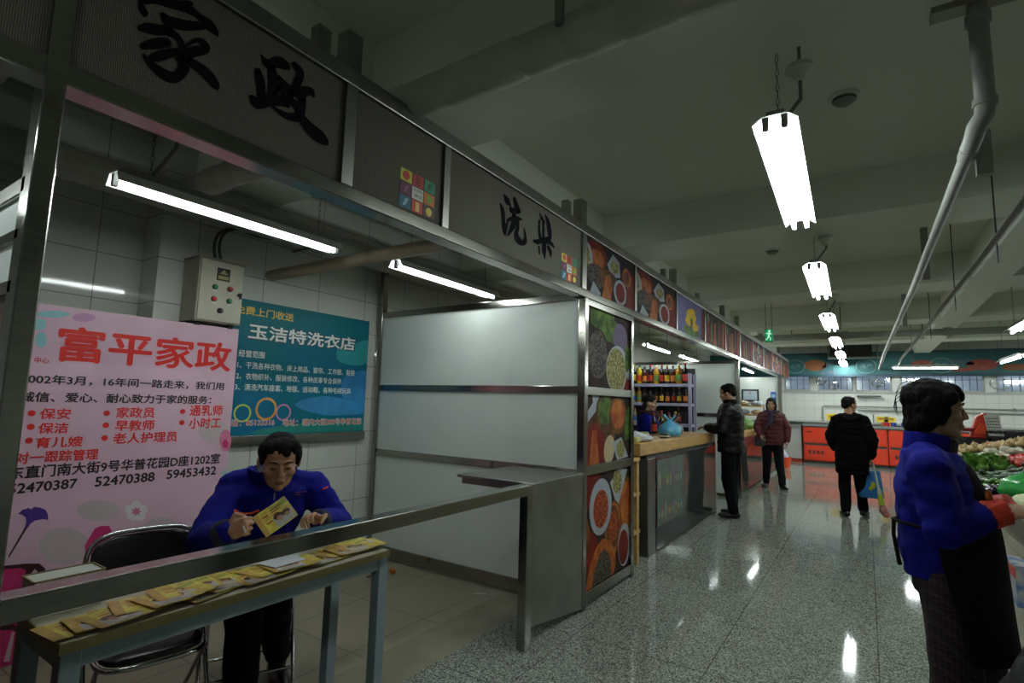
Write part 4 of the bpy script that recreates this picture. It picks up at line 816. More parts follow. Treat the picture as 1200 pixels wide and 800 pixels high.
# ================================================================== SEASONING STALL
WOOD = mat('pine_wood', 'b08a52', .55, 0, .18, 5, .1, 30, stretch=(6, 1, 6)); LILAC = mat('lilac_shelf_edge', 'b8b4d0', .5, 0, .05, 5)
XC = -1.80
ct = thing('shop_counter', 'wooden topped glass fronted counter of the seasoning stall', 'counter', (XC-.3, 6.5, 0))
part('countertop', WOOD, ct, lambda m: m.box((XC-.55, 4.93, .975), (XC, 7.95, 1.095)), bevel=.006)
part('under_frame', DARK, ct, lambda m: m.box((XC-.5, 5.16, .93), (XC-.02, 7.9, .975)))
part('end_post', mat('dark_steel', (.16, .16, .15), .3, .9), ct, lambda m: m.box((XC-.5, 5.17, 0), (XC-.01, 5.40, .93)), bevel=.004)
CGL = glass('counter_glass', (.95, .97, .95), .06, .06, .07)
part('front_glass', CGL, ct, lambda m: m.box((XC-.012, 5.42, .02), (XC-.004, 7.9, .93)))
part('end_post', STEEL, ct, lambda m: m.box((XC-.05, 7.9, 0), (XC, 7.95, .975)))
PR = [mat('print_back', '4c564f', .6, 0, .3, 9)]+[mat('goods_'+c, c, .6, 0, .2, 30) for c in ('6c463c', '42683c', '356866', '84804c', '767a6c', '565270')]
def goods_print(m):
    m.use(0).box((XC-.0035, 5.43, .24), (XC-.0025, 6.38, .90)); g = random.Random(3)
    for z0 in (.28, .60):
        y = 5.46
        while y < 6.28:
            w_ = g.uniform(.05, .12); h_ = g.uniform(.15, .27); k = g.randint(1, 6); a = z0+h_
            m.use(k).poly([(XC-.0022, y+w_*(.5+.5*math.cos(t)*g.uniform(.8, 1.1)), z0+h_*(.5+.5*math.sin(t)*g.uniform(.85, 1.05))) for t in [2*math.pi*q/9 for q in range(9)]])
            m.use(g.choice((4, 5, 1))).poly([(XC-.0019, y+w_*.15, z0+.04), (XC-.0019, y+w_*.85, z0+.04), (XC-.0019, y+w_*.85, z0+.1), (XC-.0019, y+w_*.15, z0+.1)])
            y += w_+g.uniform(.004, .03)
part('product_print', PR, ct, goods_print)
for z in (.12, .52): part('inner_shelf', STEELD, ct, lambda m: m.box((XC-.5, 5.42, z), (XC-.03, 7.88, z+.02)))
part('back_panel', DARK, ct, lambda m: m.box((XC-.54, 5.4, 0), (XC-.51, 7.9, .93)))
wl_ = thing('wooden_rack', 'rough wooden rack between the photo column and the seasoning counter', 'rack', (XC-.1, 4.8, 0))
for x in (XC-.06, XC-.5): part('upright', WOOD, wl_, lambda m: m.box((x, 4.87, 0), (x+.05, 4.925, .97)))
for x in (XC-.06, XC-.5): part('upright', WOOD, wl_, lambda m: m.box((x, 4.6, 0), (x+.05, 4.63, .97)))
for z in (.28, .62, .94): part('rung', WOOD, wl_, lambda m: m.box((XC-.52, 4.6, z), (XC-.0, 4.925, z+.03)))
o = MB().lathe([(.001, 0), (.09, .01), (.1, .1), (.08, .2), (.03, .23), (.02, .27), (.001, .27)], (0, 0, 0), (0, 0, 1), 14).build('green_bag', mat('green_sack', '5c7a34', .6, 0, .2, 12, .4, 20), smooth=60); o.location = (XC-.25, 4.76, .311); tag(o, 'green bag on the middle rung of the wooden rack', 'bag')
# bottles: six kinds, each body + label + cap
def bottle(kind, label, grp, glassc, lab, capc, h, r, shape):
    t = thing('bottle', label, 'bottle', (0, 0, 0), grp)
    prof = {'round': [(.001, 0), (r, .004), (r, h*.58), (r*.85, h*.68), (r*.38, h*.78), (r*.34, h*.92), (.001, h*.92)], 'jar': [(.001, 0), (r, .004), (r, h*.75), (r*.8, h*.85), (r*.8, h*.9), (.001, h*.9)], 'squeeze': [(.001, 0), (r*.9, .004), (r, h*.3), (r*.8, h*.5), (r, h*.66), (r*.5, h*.78), (r*.3, h*.92), (.001, h*.92)]}[shape]
    part('body', mat('bottle_'+glassc, glassc, .18, 0, .15, 20), t, lambda m: m.lathe(prof, (0, 0, 0), (0, 0, 1), 12), smooth=50)
    part('label_band', mat('label_'+lab, lab, .5, 0, .15, 60), t, lambda m: m.lathe([(r*1.03, h*.14), (r*1.03, h*.46)], (0, 0, 0), (0, 0, 1), 12), smooth=50)
    part('cap', mat('cap_'+capc, capc, .4), t, lambda m: m.lathe([(.001, h*.9), (r*.42 if shape != 'jar' else r*.82, h*.9), (r*.42 if shape != 'jar' else r*.82, h), (.001, h)], (0, 0, 0), (0, 0, 1), 12), smooth=50)
    return t
KIND = [('dark soy sauce bottle with red label', '1c0d08', 'a8321e', 'b02820', .27, .036, 'round'), ('dark vinegar bottle with yellow label', '180a06', 'd0a82a', 'c8a020', .27, .036, 'round'), ('amber oil bottle with green label', 'a8741c', '5a7a34', 'd8d0c0', .26, .04, 'round'), ('yellow squeeze bottle with green cap', 'd8b81c', 'c84a1c', '2a7a34', .25, .036, 'squeeze'), ('clear oil bottle with blue label', 'b8b07a', '3a6ab0', 'c83020', .26, .038, 'round'), ('red sauce jar with pale label', '7a1c10', 'c8b890', 'b8302a', .20, .042, 'jar'), ('brown bottle with orange label', '3a1a0a', 'c8702a', '1a1a1a', .25, .034, 'round')]
protos = None
def bottles(places, where, grp, size=1.0):
    pr = {}
    for i, (x, y, z) in enumerate(places):
        k = rnd.choice([0, 0, 1, 1, 2, 3, 4, 5, 6, 6])
        lab, *a = KIND[k]
        if k not in pr: pr[k] = o = bottle(k, lab+' '+where, grp, *a)
        else: o = copy_tree(pr[k])
        o.location = (x, y, z); o.rotation_euler = (0, 0, rnd.random()*6)
        s_ = (.95+.14*rnd.random())*size; o.scale = (s_, s_, s_)
SY = 8.85
sh = thing('shelf_rack', 'lilac edged metal shelf rack full of bottles in the seasoning stall', 'shelf', (-3.0, SY, 0))
for z in (.45, 1.17, 1.51, 1.83): part('shelf_board', LILAC, sh, lambda m: m.box((-3.85, SY-.02, z-.045), (-2.39, SY+.3, z)))
for x in (-2.41, -3.85):
    for y in (SY-.025, SY+.27): part('upright', LILAC, sh, lambda m: m.box((x, y, 0), (x+.05, y+.03, 2.0)))
part('back_sheet', DARK, sh, lambda m: m.box((-3.85, SY+.3, .4), (-2.38, SY+.31, 2.1)))
pl = []
for z, w_ in ((1.832, 'topmost'), (1.512, 'second')):
    bottles([(-3.76+.098*i, SY+.06+.03*rnd.random(), z) for i in range(14)], 'on the %s shelf of the lilac rack' % w_, 'bottles on the lilac rack', 1.2 if w_ == 'topmost' else .98)
bottles([(-3.7+.11*i, SY+.2, 1.832) for i in range(12)], 'in the topmost back row of rack', 'bottles on the lilac rack')
bottles([(-3.5+.15*i, SY+.08, 1.172) for i in range(7)], 'on the lowest shelf of the lilac rack', 'bottles on the lilac rack')
for z, w_ in ((.142, 'lower'), (.542, 'upper')):
    bottles([(XC-.14-.1*(i % 2), 5.55+.135*i, z) for i in range(16)], 'behind counter glass, %s shelf' % w_, 'bottles inside the glass counter')
# second rack seen just right of the photo column
s2k = thing('shelf_rack', 'narrow rack of packets partly hidden behind the photo column', 'shelf', (-3.6, 7.4, 0))
for z in (.8, 1.2, 1.6): part('shelf_board', LILAC, s2k, lambda m: m.box((-3.98, 6.6, z-.03), (-3.5, 8.3, z)))
for y in (6.6, 8.27): part('upright', LILAC, s2k, lambda m: m.box((-3.53, y, 0), (-3.5, y+.03, 1.9)))
bottles([(-3.62, 6.7+.15*i, 1.602) for i in range(10)], 'on the rack behind the photo column', 'bottles on the side rack')
# things on the counter
PLB = mat('plastic_bag_blue', '5aa8cc', .3, 0, .12, 10, .5, 12); PLW = mat('plastic_bag_white', 'b8bcc0', .35, 0, .1, 10, .5, 14)
def bag(name, label, loc, r, h, m_, cat='bag', seed=0, knot=True):
    """knotted carrier bag: crumpled lump with two ears"""
    bm = bmesh.new(); bmesh.ops.create_icosphere(bm, subdivisions=4, radius=1)
    for v in bm.verts:
        p = v.co; q = 1+.10*noise.noise(p*2.2+Vector((seed, 0, 0)))+.05*noise.noise(p*6+Vector((seed, 3, 0)))
        neck = 1 if p.z < .35 else max(.22, 1-(p.z-.35)*1.25)
        v.co = Vector((p.x*r*q*neck, p.y*r*q*neck, (max(p.z, -.55)+.55)/1.55*h*(1+.04*noise.noise(p*5))))
    me = bpy.data.meshes.new(name); bm.to_mesh(me); bm.free(); me.materials.append(m_)
    me.polygons.foreach_set('use_smooth', [True]*len(me.polygons))
    o = link(name, me, loc); ORG[o] = Vector((0, 0, 0)); tag(o, label, cat)
    if knot:
        for s in (-1, 1): part('handle', m_, o, lambda m: m.tube(smooth_pts([Vector((s*.01, 0, h*.93)), Vector((s*r*.35, .01, h*1.12)), Vector((s*r*.5, 0, h*1.28)), Vector((s*r*.42, .012, h*1.2))], 3), [r*.1]*10, 6), smooth=60)
    return o
CT = 1.096
q = ay(801, 500, 6.75); bag('plastic_bag', 'light blue knotted plastic bag on the seasoning counter', (XC-.22, 6.55, CT), .14, .20, PLB, seed=2)
bag('plastic_bag', 'crumpled white plastic bag lying at the near end of the seasoning counter', (XC-.17, 5.25, CT), .17, .10, PLW, seed=5, knot=False)
bag('plastic_bag', 'grey plastic bag slumped behind the blue bag on the counter', (XC-.36, 7.2, CT), .12, .17, mat('plastic_bag_grey', '8a8c90', .35, 0, .1, 10, .5, 14), seed=8)
for i, (x, y, c, lb) in enumerate(((-.10, 5.05, 'c8b83a', 'small yellow packet at the near corner of the counter'), (-.34, 5.6, 'b8302a', 'small red packet near the saleswoman on the counter'), (-.30, 5.72, 'd0a82a', 'small gold packet near the saleswoman on the counter'), (-.12, 6.05, '2a2a2a', 'dark coin tray on the counter before the blue bag'), (-.4, 6.15, '7a9a3a', 'green herb packet behind the counter bag'), (-.42, 7.55, '6a7a34', 'green packet by the leather jacket man'))):
    o = thing('packet', lb, 'packet', (XC+x, y, CT))
    part('sachet', mat('packet_'+c, c, .4, 0, .15, 30), o, lambda m: m.box((XC+x-.045, y-.06, CT), (XC+x+.045, y+.06, CT+.05)), bevel=.012)
    part('print_band', mat('packet_band', 'c8c4b4', .5), o, lambda m: m.box((XC+x-.046, y-.061, CT+.016), (XC+x+.046, y+.061, CT+.032)))
bottles([(XC-.48+.05*(i % 2), 6.75+.15*i, CT) for i in range(7)], 'at the back edge of the seasoning counter', 'jars on the counter')
# side partition between seasoning stall and third stall
P2 = 9.45
s_ = thing('partition', 'white partition at the far side of the seasoning stall', 'partition', (-2.9, P2, 0))
part('panel', WHITE, s_, lambda m: m.box((-3.95, P2, .05), (XF-.08, P2+.03, 2.2)))
part('rail', STEEL, s_, lambda m: (m.box((-3.95, P2-.01, 1.30), (XF-.08, P2, 1.36)), m.box((-3.95, P2-.01, 2.2), (XF-.08, P2+.04, 2.25))))
part('post', STEEL, s_, lambda m: m.box((XF-.08, P2-.03, 0), (XF-.02, P2+.05, ZL)), bevel=.004)
# third stall
c3 = thing('shop_counter', 'wooden topped counter of the third stall behind the leather jacket man', 'counter', (XC-.3, 11.5, 0))
part('countertop', WOOD, c3, lambda m: m.box((XC-.6, 9.55, .95), (XC, 14.3, 1.04)), bevel=.006)
part('red_fascia', mat('red_board', '7a2620', .5, 0, .15, 6), c3, lambda m: m.box((XC-.03, 9.55, .78), (XC-.006, 14.3, .95)))
part('front_glass', CGL, c3, lambda m: m.box((XC-.02, 9.55, .05), (XC-.012, 14.3, .78)))
part('back_panel', mat('green_sacks_panel', '6a6a44', .7, 0, .3, 8), c3, lambda m: m.box((XC-.4, 9.6, .02), (XC-.36, 14.25, .78)))
part('end_post', STEEL, c3, lambda m: m.box((XC-.06, 9.5, 0), (XC-.002, 9.56, .95)))
P3_ = 14.62
s3p = thing('partition', 'white end partition of the stall row holding a framed notice', 'partition', (-2.9, P3_, 0))
part('panel', WHITE, s3p, lambda m: m.box((-3.95, P3_, .05), (XF-.08, P3_+.03, 2.25)))
part('post', STEEL, s3p, lambda m: m.box((XF-.08, P3_-.04, 0), (XF, P3_+.06, ZL)), bevel=.004)
a = ay(869, 456, P3_-.02); b_ = ay(889.5, 470.5, P3_-.02)
fr = thing('framed_notice', 'dark framed pale notice on the end partition', 'picture', ((a.x+b_.x)/2, P3_-.02, b_.z))
part('frame', BLACK, fr, lambda m: m.box((a.x, P3_-.03, b_.z), (b_.x, P3_-.002, a.z)))
part('notice', mat('notice_pale', 'a8b8c4', .4, 0, .08, 8), fr, lambda m: m.box((a.x+.04, P3_-.034, b_.z+.04), (b_.x-.04, P3_-.03, a.z-.04)))
part('seal_print', mat('seal_red', 'a03030', .5), fr, lambda m: m.lathe([(.018, 0), (.018, .001)], ((a.x+b_.x)/2, P3_-.0345, a.z-.09), (0, -1, 0), 10))
a = ay(903, 459, P3_-.02); b_ = ay(909.5, 471, P3_-.02)
bs = thing('blue_sign', 'small blue notice on the end partition near the last post', 'sign', (a.x, P3_-.01, b_.z))
part('plate', mat('sign_blue', '1f5cb0', .4), bs, lambda m: m.box((a.x, P3_-.012, b_.z), (b_.x, P3_-.002, a.z)))
part('print', mat('sign_pale', '9ab8d8', .5), bs, lambda m: (m.lathe([(.05, 0), (.05, .001)], ((a.x+b_.x)/2, P3_-.0125, a.z-.1), (0, -1, 0), 12), m.box((a.x+.04, P3_-.0135, b_.z+.06), (b_.x-.04, P3_-.0125, b_.z+.09))))
# goods on the third counter: leafy bundles and wrapped loaves
LEAF = mat('leaf_green', '4c7a2a', .5, 0, .3, 14, .4, 25, c2='7aa04a'); 
def crumple(name, loc, sx, sy, sz, m_, seed, rough_=.18, fr_=3.0):
    bm = bmesh.new(); bmesh.ops.create_icosphere(bm, subdivisions=3, radius=1)
    for v in bm.verts:
        p = v.co.copy(); q = 1+rough_*noise.noise(p*fr_+Vector((seed*3.1, seed, 0)))+rough_*.5*noise.noise(p*fr_*2.4+Vector((0, seed, 7)))
        v.co = Vector((p.x*sx*q, p.y*sy*q, (max(p.z, -.75)+.75)*sz*q*.6))
    me = bpy.data.meshes.new(name); bm.to_mesh(me); bm.free(); me.materials.append(m_); me.polygons.foreach_set('use_smooth', [True]*len(me.polygons))
    return link(name, me, loc)
for i, (px, py, lb) in enumerate(((877, 502, 'leafy green bundle on the third counter, nearest the post'), (884, 499, 'leafy green bundle on the third counter, beside the red jacket woman'), (888, 504, 'pale green bundle at the front of the third counter'))):
    y = 10.3+.7*i; o = crumple('green_bundle', (XC-.25, y, 1.041), .16, .2, .2, LEAF, i+1); tag(o, lb, 'vegetable', 'goods on the third counter')
tr = thing('goods_rack', 'slanted rack of wrapped goods behind the red jacket woman', 'rack', (-2.5, 13.2, 0))
for z in (1.08, 1.30, 1.5): part('tray', WOOD, tr, lambda m: m.box((-3.4, 13.0, z), (-1.95, 13.5, z+.03)))
for x in (-3.4, -1.98): part('upright', STEELD, tr, lambda m: m.box((x, 13.45, 1.041 if x > -2 else .0), (x+.03, 13.5, 1.55)))
for x in (-3.4, -1.98): part('upright', STEELD, tr, lambda m: m.box((x, 13.0, 1.041 if x > -2 else .0), (x+.03, 13.05, 1.3)))
LOAF = mat('wrapped_loaf', 'b8a888', .4, 0, .15, 10, .3, 20); LOAF2 = mat('wrapped_pale', 'a8b8c4', .35, 0, .1, 10, .3, 20)
for zi, z in enumerate((1.111, 1.331, 1.531)):
    for k in range(5):
        o = crumple('wrapped_package', (-3.2+.28*k, 13.25, z), .12, .14, .10, LOAF if (k+zi) % 2 else LOAF2, k+zi*7); tag(o, 'wrapped package on the %s tray of the goods rack' % ['lowest', 'middle', 'top'][zi], 'package', 'wrapped packages on the goods rack')
# ================================================================== FAR COUNTERS
REDC = mat('red_cabinet', 'd2381c', .4, 0, .06, 4); STTOP = mat('steel_worktop', (.4, .41, .41), .35, .9, .08, 4)
YC0, YC1 = 17.1, 17.66
wc = thing('white_counter', 'low white counter against the far wall left of the red cabinets', 'counter', (-2.4, 17.3, 0))
part('body', mat('white_laminate', 'b4b2ae', .5, 0, .05, 3), wc, lambda m: m.box((-3.99, 17.2, .1), (-1.56, YC1, .98)))
part('worktop', STTOP, wc, lambda m: m.box((-3.99, 17.15, .98), (-1.56, YC1, 1.03)))
part('plinth', mat('red_plinth', 'a83220', .5), wc, lambda m: m.box((-3.99, 17.24, 0), (-1.56, YC1, .1)))
xs_ = [-1.52, -.46, .44, 1.36, 2.28, 3.2]
rl = ['first red drawer cabinet at the far wall, beside the white counter', 'second red drawer cabinet, hidden behind the man in black', 'third red drawer cabinet, right of the man in black', 'fourth red drawer cabinet, behind the woman in the apron', 'fifth red drawer cabinet along the far wall']
for i in range(5):
    x0, x1 = xs_[i]+.01, xs_[i+1]-.01; cb = thing('red_cabinet', rl[i], 'cabinet', ((x0+x1)/2, 17.3, 0), 'red cabinets at the far wall')
    part('carcass', REDC, cb, lambda m: m.box((x0, YC0+.02, .08), (x1, YC1, 1.02)))
    part('worktop', STTOP, cb, lambda m: m.box((x0-.008, YC0-.03, 1.02), (x1+.008, YC1, 1.09)))
    part('plinth', DARK, cb, lambda m: m.box((x0, YC0+.06, 0), (x1, YC1, .08)))
    for z0, z1, nm in ((.10, .5, 'lower_drawer'), (.56, .99, 'upper_drawer')):
        dr = part(nm, REDC, cb, lambda m: m.box((x0+.03, YC0-.004, z0), (x1-.03, YC0+.02, z1)), bevel=.006)
        part('handle_gap', DARK, dr, lambda m: m.box((x0+.03, YC0-.006, z1), (x1-.03, YC0+.02, z1+.05)))
        if nm == 'lower_drawer': part('faded_print', mat('faded_dark_print', '5a2018', .6), dr, lambda m: [m.box((x0+.12+.1*k, YC0-.006, .26), (x0+.19+.1*k, YC0-.004, .36)) for k in range(4 if i != 2 else 2)])
        elif i in (2,): part('sticker', mat('sticker_pale', 'b8b090', .5), dr, lambda m: m.box((x1-.42, YC0-.007, .66), (x1-.2, YC0-.004, .86)))
        elif i == 3: part('screen_panel', mat('dark_panel', '1c2420', .3), dr, lambda m: m.box((x0+.25, YC0-.01, .6), (x1-.1, YC0-.004, .92)))
        elif i == 0: part('faded_print', mat('faded_dark_print', '5a2018', .6), dr, lambda m: m.box((x0+.1, YC0-.006, .84), (x0+.22, YC0-.004, .88)))
lg_ = MB().box((-3.8, 17.5, 1.12), (3.2, YF-.03, 1.17)).build('wall_ledge', mat('ledge_white', 'b4b4ae', .5), loc=(0, 17.6, 1.12)); tag(lg_, 'long white ledge on far wall above the red cabinets', 'ledge')
part('bracket', STEELD, lg_, lambda m: [m.box((x-.01, 17.55, 1.09), (x+.01, YF-.03, 1.12)) for x in (-1.0,)])
RP = thing('wall_pipe', 'thin pipe rail bracketed along the tiled far wall', 'pipe', (0, YF-.06, 1.5))
part('rail', GREYP, RP, lambda m: m.tube([(-1.03, YF-.06, 1.17), (-1.03, YF-.06, 1.58), (-.98, YF-.06, 1.6), (1.0, YF-.06, 1.60), (6.0, YF-.06, 1.60)], .016, 8), smooth=60)
part('lower_rail', GREYP, RP, lambda m: m.tube([(-.2, YF-.05, 1.50), (6.0, YF-.05, 1.50)], .022, 8), smooth=60)
for x in (-.4, 1.6, 3.0): part('clip', STEELD, RP, lambda m: m.box((x, YF-.085, 1.56), (x+.04, YF, 1.64)))
o = MB().box((-.2, YF-.16, 1.86), (.35, YF-.06, 1.9)).build('dark_shelf_strip', DARK, loc=(.1, YF-.1, 1.86)); tag(o, 'short dark strip under the third far window', 'strip'); part('bracket', DARK, o, lambda m: m.box((0, YF-.07, 1.87), (.1, YF-.029, 1.89)))
def card(px, py, w_, label):
    p = ay(px, py, 17.2); t = thing('price_card', label, 'sign', (p.x, 17.2, 1.09), 'yellow price cards on the red cabinets')
    part('card', mat('card_yellow', 'd8b81c', .5), t, lambda m: m.box((p.x-w_, 17.195, 1.20), (p.x+w_, 17.205, 1.20+w_*1.1)))
    part('stem', mat('stem_orange', 'c85a2a', .5), t, lambda m: m.box((p.x-.015, 17.19, 1.09), (p.x+.015, 17.205, 1.2)))
    part('print_block', mat('card_print', '8a6a1c', .5), t, lambda m: m.box((p.x-w_*.7, 17.192, 1.22+w_*.3), (p.x+w_*.7, 17.195, 1.22+w_*.7)))
card(977, 493, .16, 'yellow price card left of the man in black'); card(1034, 494, .13, 'yellow price card just right of the man in black'); card(1043, 494, .12, 'yellow price card second right of the man in black')
for px, c, lb in ((1039, 'b02a20', 'small red tub between the yellow price cards'), (1047, '2048a0', 'small blue tub behind the apron woman on the far cabinets'), (1060, '2048a0', 'blue handled tool on the far worktop')):
    p = ay(px, 500, 17.25); o = MB().lathe([(.001, 0), (.06, 0), (.075, .1), (.07, .1), (.055, .012), (.001, .012)], (p.x, 17.25, 1.091), (0, 0, 1), 14).build('plastic_tub', mat('tub_'+c, c, .4), smooth=40, loc=(p.x, 17.25, 1.091)); tag(o, lb, 'tub')
tp = thing('water_tap', 'small steel tap above the far worktop beside the man in black', 'tap', (ay(1024, 498, 17.4).x, 17.45, 1.17)); tx = ay(1024, 498, 17.4).x
part('spout', CHROME, tp, lambda m: m.tube([(tx, 17.55, 1.17), (tx, 17.55, 1.34), (tx, 17.50, 1.38), (tx, 17.42, 1.36), (tx, 17.40, 1.30)], .014, 8), smooth=60)
part('handle', CHROME, tp, lambda m: m.box((tx-.05, 17.53, 1.38), (tx+.05, 17.57, 1.395)))
# orange bucket with a clear bag in it
bk = thing('bucket', 'orange bucket on the floor behind the woman in the red jacket', 'bucket', (-1.78, 15.2, 0))
part('pail', mat('orange_plastic', 'd8481c', .4), bk, lambda m: m.lathe([(.001, 0), (.12, 0), (.16, .26), (.15, .26), (.11, .015), (.001, .015)], (-1.78, 15.2, 0), (0, 0, 1), 20), smooth=40)
part('rim', mat('orange_plastic', 'd8481c', .4), bk, lambda m: m.tube([(-1.78+.16*math.cos(t), 15.2+.16*math.sin(t), .26) for t in [2*math.pi*k/20 for k in range(20)]], .01, 6, closed=True), smooth=60)
bag('plastic_bag', 'pale plastic bag stuffed in the orange bucket', (-1.78, 15.2, .05), .10, .42, mat('plastic_bag_pale', 'a8b4cc', .3, 0, .1, 10, .5, 14), seed=4)
# ================================================================== VEGETABLE STAND
SX, SY0, SY1, SZ = .72, 3.95, 11.3, .80
vs_ = thing('vegetable_stand', 'long tiled vegetable stand with a steel lip on the right', 'stand', (SX+.7, 6.4, 0))
CREAM, _a, _b = tiles('cream_tile', 'b0aa96', '7c7666', .3, .3, .004, 'yz', .3)
part('base', CREAM, vs_, lambda m: m.box((SX+.03, SY0+.03, 0), (SX+1.6, SY1, SZ-.06)))
part('lip', STEELD, vs_, lambda m: (m.box((SX, SY0, SZ-.07), (SX+.03, SY1, SZ+.06)), m.box((SX, SY0, SZ-.07), (SX+1.63, SY0+.03, SZ+.06))), bevel=.003)
part('bed', mat('stand_bed', '3a4038', .7), vs_, lambda m: m.prism([(SX+.03, SY0+.03, SZ-.06), (SX+1.6, SY0+.03, SZ-.06), (SX+1.6, SY0+.03, SZ+.34), (SX+.03, SY0+.03, SZ)], (0, SY1-SY0-.03, 0)))
def zbed(x): return SZ+.34*(x-SX-.03)/1.57
GROUPS = {}
def veg_proto(kind):
    if kind == 'eggplant':
        me = MB().lathe([(.001, 0), (.03, .02), (.042, .07), (.04, .13), (.028, .19), (.014, .21), (.001, .212)], (0, 0, 0), (0, 0, 1), 12).mesh('eggplant', mat('eggplant_skin', '2a1430', .22, 0, .2, 10), smooth=60)
    elif kind == 'carrot':
        me = MB().lathe([(.001, 0), (.008, .01), (.018, .09), (.024, .16), (.02, .18), (.001, .185)], (0, 0, 0), (0, 0, 1), 10).mesh('carrot', mat('carrot_skin', 'b8481c', .5, 0, .15, 20), smooth=60)
    elif kind == 'tomato':
        me = MB().lathe([(.001, .004), (.025, .002), (.04, .02), (.041, .035), (.03, .058), (.01, .062), (.001, .058)], (0, 0, 0), (0, 0, 1), 14).mesh('tomato', mat('tomato_skin', 'a8281a', .3, 0, .1, 20), smooth=60)
    elif kind == 'cucumber':
        me = MB().lathe([(.001, 0), (.014, .01), (.02, .06), (.021, .16), (.016, .23), (.006, .25), (.001, .25)], (0, 0, 0), (0, 0, 1), 10).mesh('cucumber', mat('cucumber_skin', '1c3a14', .4, 0, .25, 20, .3, 40), smooth=60)
    elif kind == 'radish':
        me = MB().lathe([(.001, 0), (.01, .02), (.03, .1), (.04, .2), (.036, .27), (.02, .29), (.001, .292)], (0, 0, 0), (0, 0, 1), 12).mesh('white_radish', mat('radish_skin', 'c4c0ac', .5, 0, .08, 15), smooth=60)
    elif kind == 'celery':
        m = MB()
        for i in range(9):
            a = random.uniform(-.05, .05); b = random.uniform(-.03, .03); m.use(0).tube([(a*.4, b*.5, 0), (a, b, .2), (a*1.6, b*1.5+.01, .34)], [.012, .010, .006], 6)
            m.use(1).ell((a*1.7, b*1.6+.01, .37), (.028, .02, .05))
        me = m.mesh('celery_bunch', [mat('celery_stalk', '9ab84a', .45, 0, .1, 12), mat('celery_leaf', '3c6a1c', .5, 0, .25, 30)], smooth=60)
    elif kind in ('cabbage', 'leafy'):
        c1, c2 = (('5c8a34', '8ab05a') if kind == 'cabbage' else ('3c6a1e', '78a03c'))
        mt = mat(kind+'_leaf', c1, .5, 0, 0, 9, .5, 22, c2=c2); m = MB(); R0 = .085
        m.ell((0, 0, R0*.8), (R0*.75, R0*.75, R0*.7))
        for i in range(11):
            t = i*2.399; tilt = .35+.07*i; rr = R0*(.8+.03*i); g = []
            for u in range(5):
                for v in range(5):
                    uu, vv = (u-2)/2, v/4; r_ = rr*(.55+.5*vv)*(1+.12*math.sin(9*uu+i)*vv); aa = t+uu*.62*(1-.35*vv*vv)
                    g.append((r_*math.cos(aa)*(.6+.5*vv*tilt), r_*math.sin(aa)*(.6+.5*vv*tilt), R0*2.1*vv*(1-.22*tilt*vv)+.004))
            m.add(g, [(u*5+v, (u+1)*5+v, (u+1)*5+v+1, u*5+v+1) for u in range(4) for v in range(4)])
        me = m.mesh(kind, mt, smooth=60)
    elif kind == 'onion':
        me = MB().lathe([(.001, 0), (.03, .005), (.042, .03), (.034, .06), (.012, .075), (.005, .09), (.001, .09)], (0, 0, 0), (0, 0, 1), 14).mesh('onion', mat('onion_skin', 'b89a6a', .35, 0, .15, 15), smooth=60)
    return me
rv = random.Random(5)
def scatter(kind, name, label, n, x0, x1, y0, y1, lying=True, layer=.035, size=1.0, cat='vegetable'):
    me = veg_proto(kind)
    for i in range(n):
        nc = max(1, round(math.sqrt(n*(x1-x0)/(y1-y0)))); nr = math.ceil(n/nc); x = x0+(x1-x0)*(i % nc+.5+rv.uniform(-.22, .22))/nc; y = y0+(y1-y0)*(i//nc+.5+rv.uniform(-.22, .22))/nr; o = bpy.data.objects.new(name, me); COL.objects.link(o)
        z = zbed(x)+layer*rv.uniform(.55, .8); s = size*rv.uniform(.9, 1.12); o.scale = (s, s, s)
        o.location = (x, y, z); o.rotation_euler = (math.radians(90)+rv.uniform(-.2, .2), rv.uniform(-.2, .2), rv.uniform(-.8, .8)) if lying else (rv.uniform(-.4, .4), rv.uniform(-.4, .4), rv.uniform(0, 6))
        tag(o, label, cat, kind+' pile on the stand')
scatter('eggplant', 'eggplant', 'dark purple eggplant in the pile near the green plastic bag', 16, .775, 1.0, 5.62, 6.0, layer=.05)
scatter('celery', 'celery_bunch', 'bright celery bunch lying beyond the eggplants on the stand', 4, .80, 1.1, 6.05, 6.5, layer=.03)
scatter('cucumber', 'cucumber', 'dark green cucumber in the pile beyond the celery', 36, .78, 1.35, 6.55, 7.3, layer=.05)
scatter('leafy', 'leafy_greens', 'leafy green head in the row beyond the cucumbers', 20, .8, 1.2, 7.35, 8.4, False, .0, .85)
scatter('tomato', 'tomato', 'red tomato in the pile right of the leafy greens', 60, 1.25, 1.85, 7.4, 8.4, False, .03)
scatter('carrot', 'carrot', 'orange carrot in the pile right of the cucumbers', 24, 1.4, 1.9, 6.4, 7.2, True, .03)
scatter('radish', 'white_radish', 'white radish heaped behind the leafy greens on the stand', 50, .85, 1.95, 8.5, 9.6, True, .06)
scatter('onion', 'onion', 'pale onion heaped before the black crates', 60, .9, 2.1, 9.65, 10.4, False, .05, 1.2)
scatter('cabbage', 'cabbage', 'round green cabbage right of the large green bag', 5, 1.3, 1.9, 5.2, 6.1, False, .03, 1.3)
PLG = mat('plastic_bag_green', '2a8a3c', .25, 0, .2, 8, .6, 10)
bag('plastic_bag', 'large green plastic bag of vegetables at the near end of the stand', (.98, 5.28, zbed(.98)-.01), .20, .25, PLG, seed=3, knot=False)
o = crumple('napa_cabbage', (.90, 4.85, zbed(.90)-.01), .13, .17, .12, mat('napa_leaf', 'b4bc8c', .5, 0, .12, 6, .4, 20), 4, .1); tag(o, 'pale napa cabbage right behind the hands of the apron woman', 'vegetable')
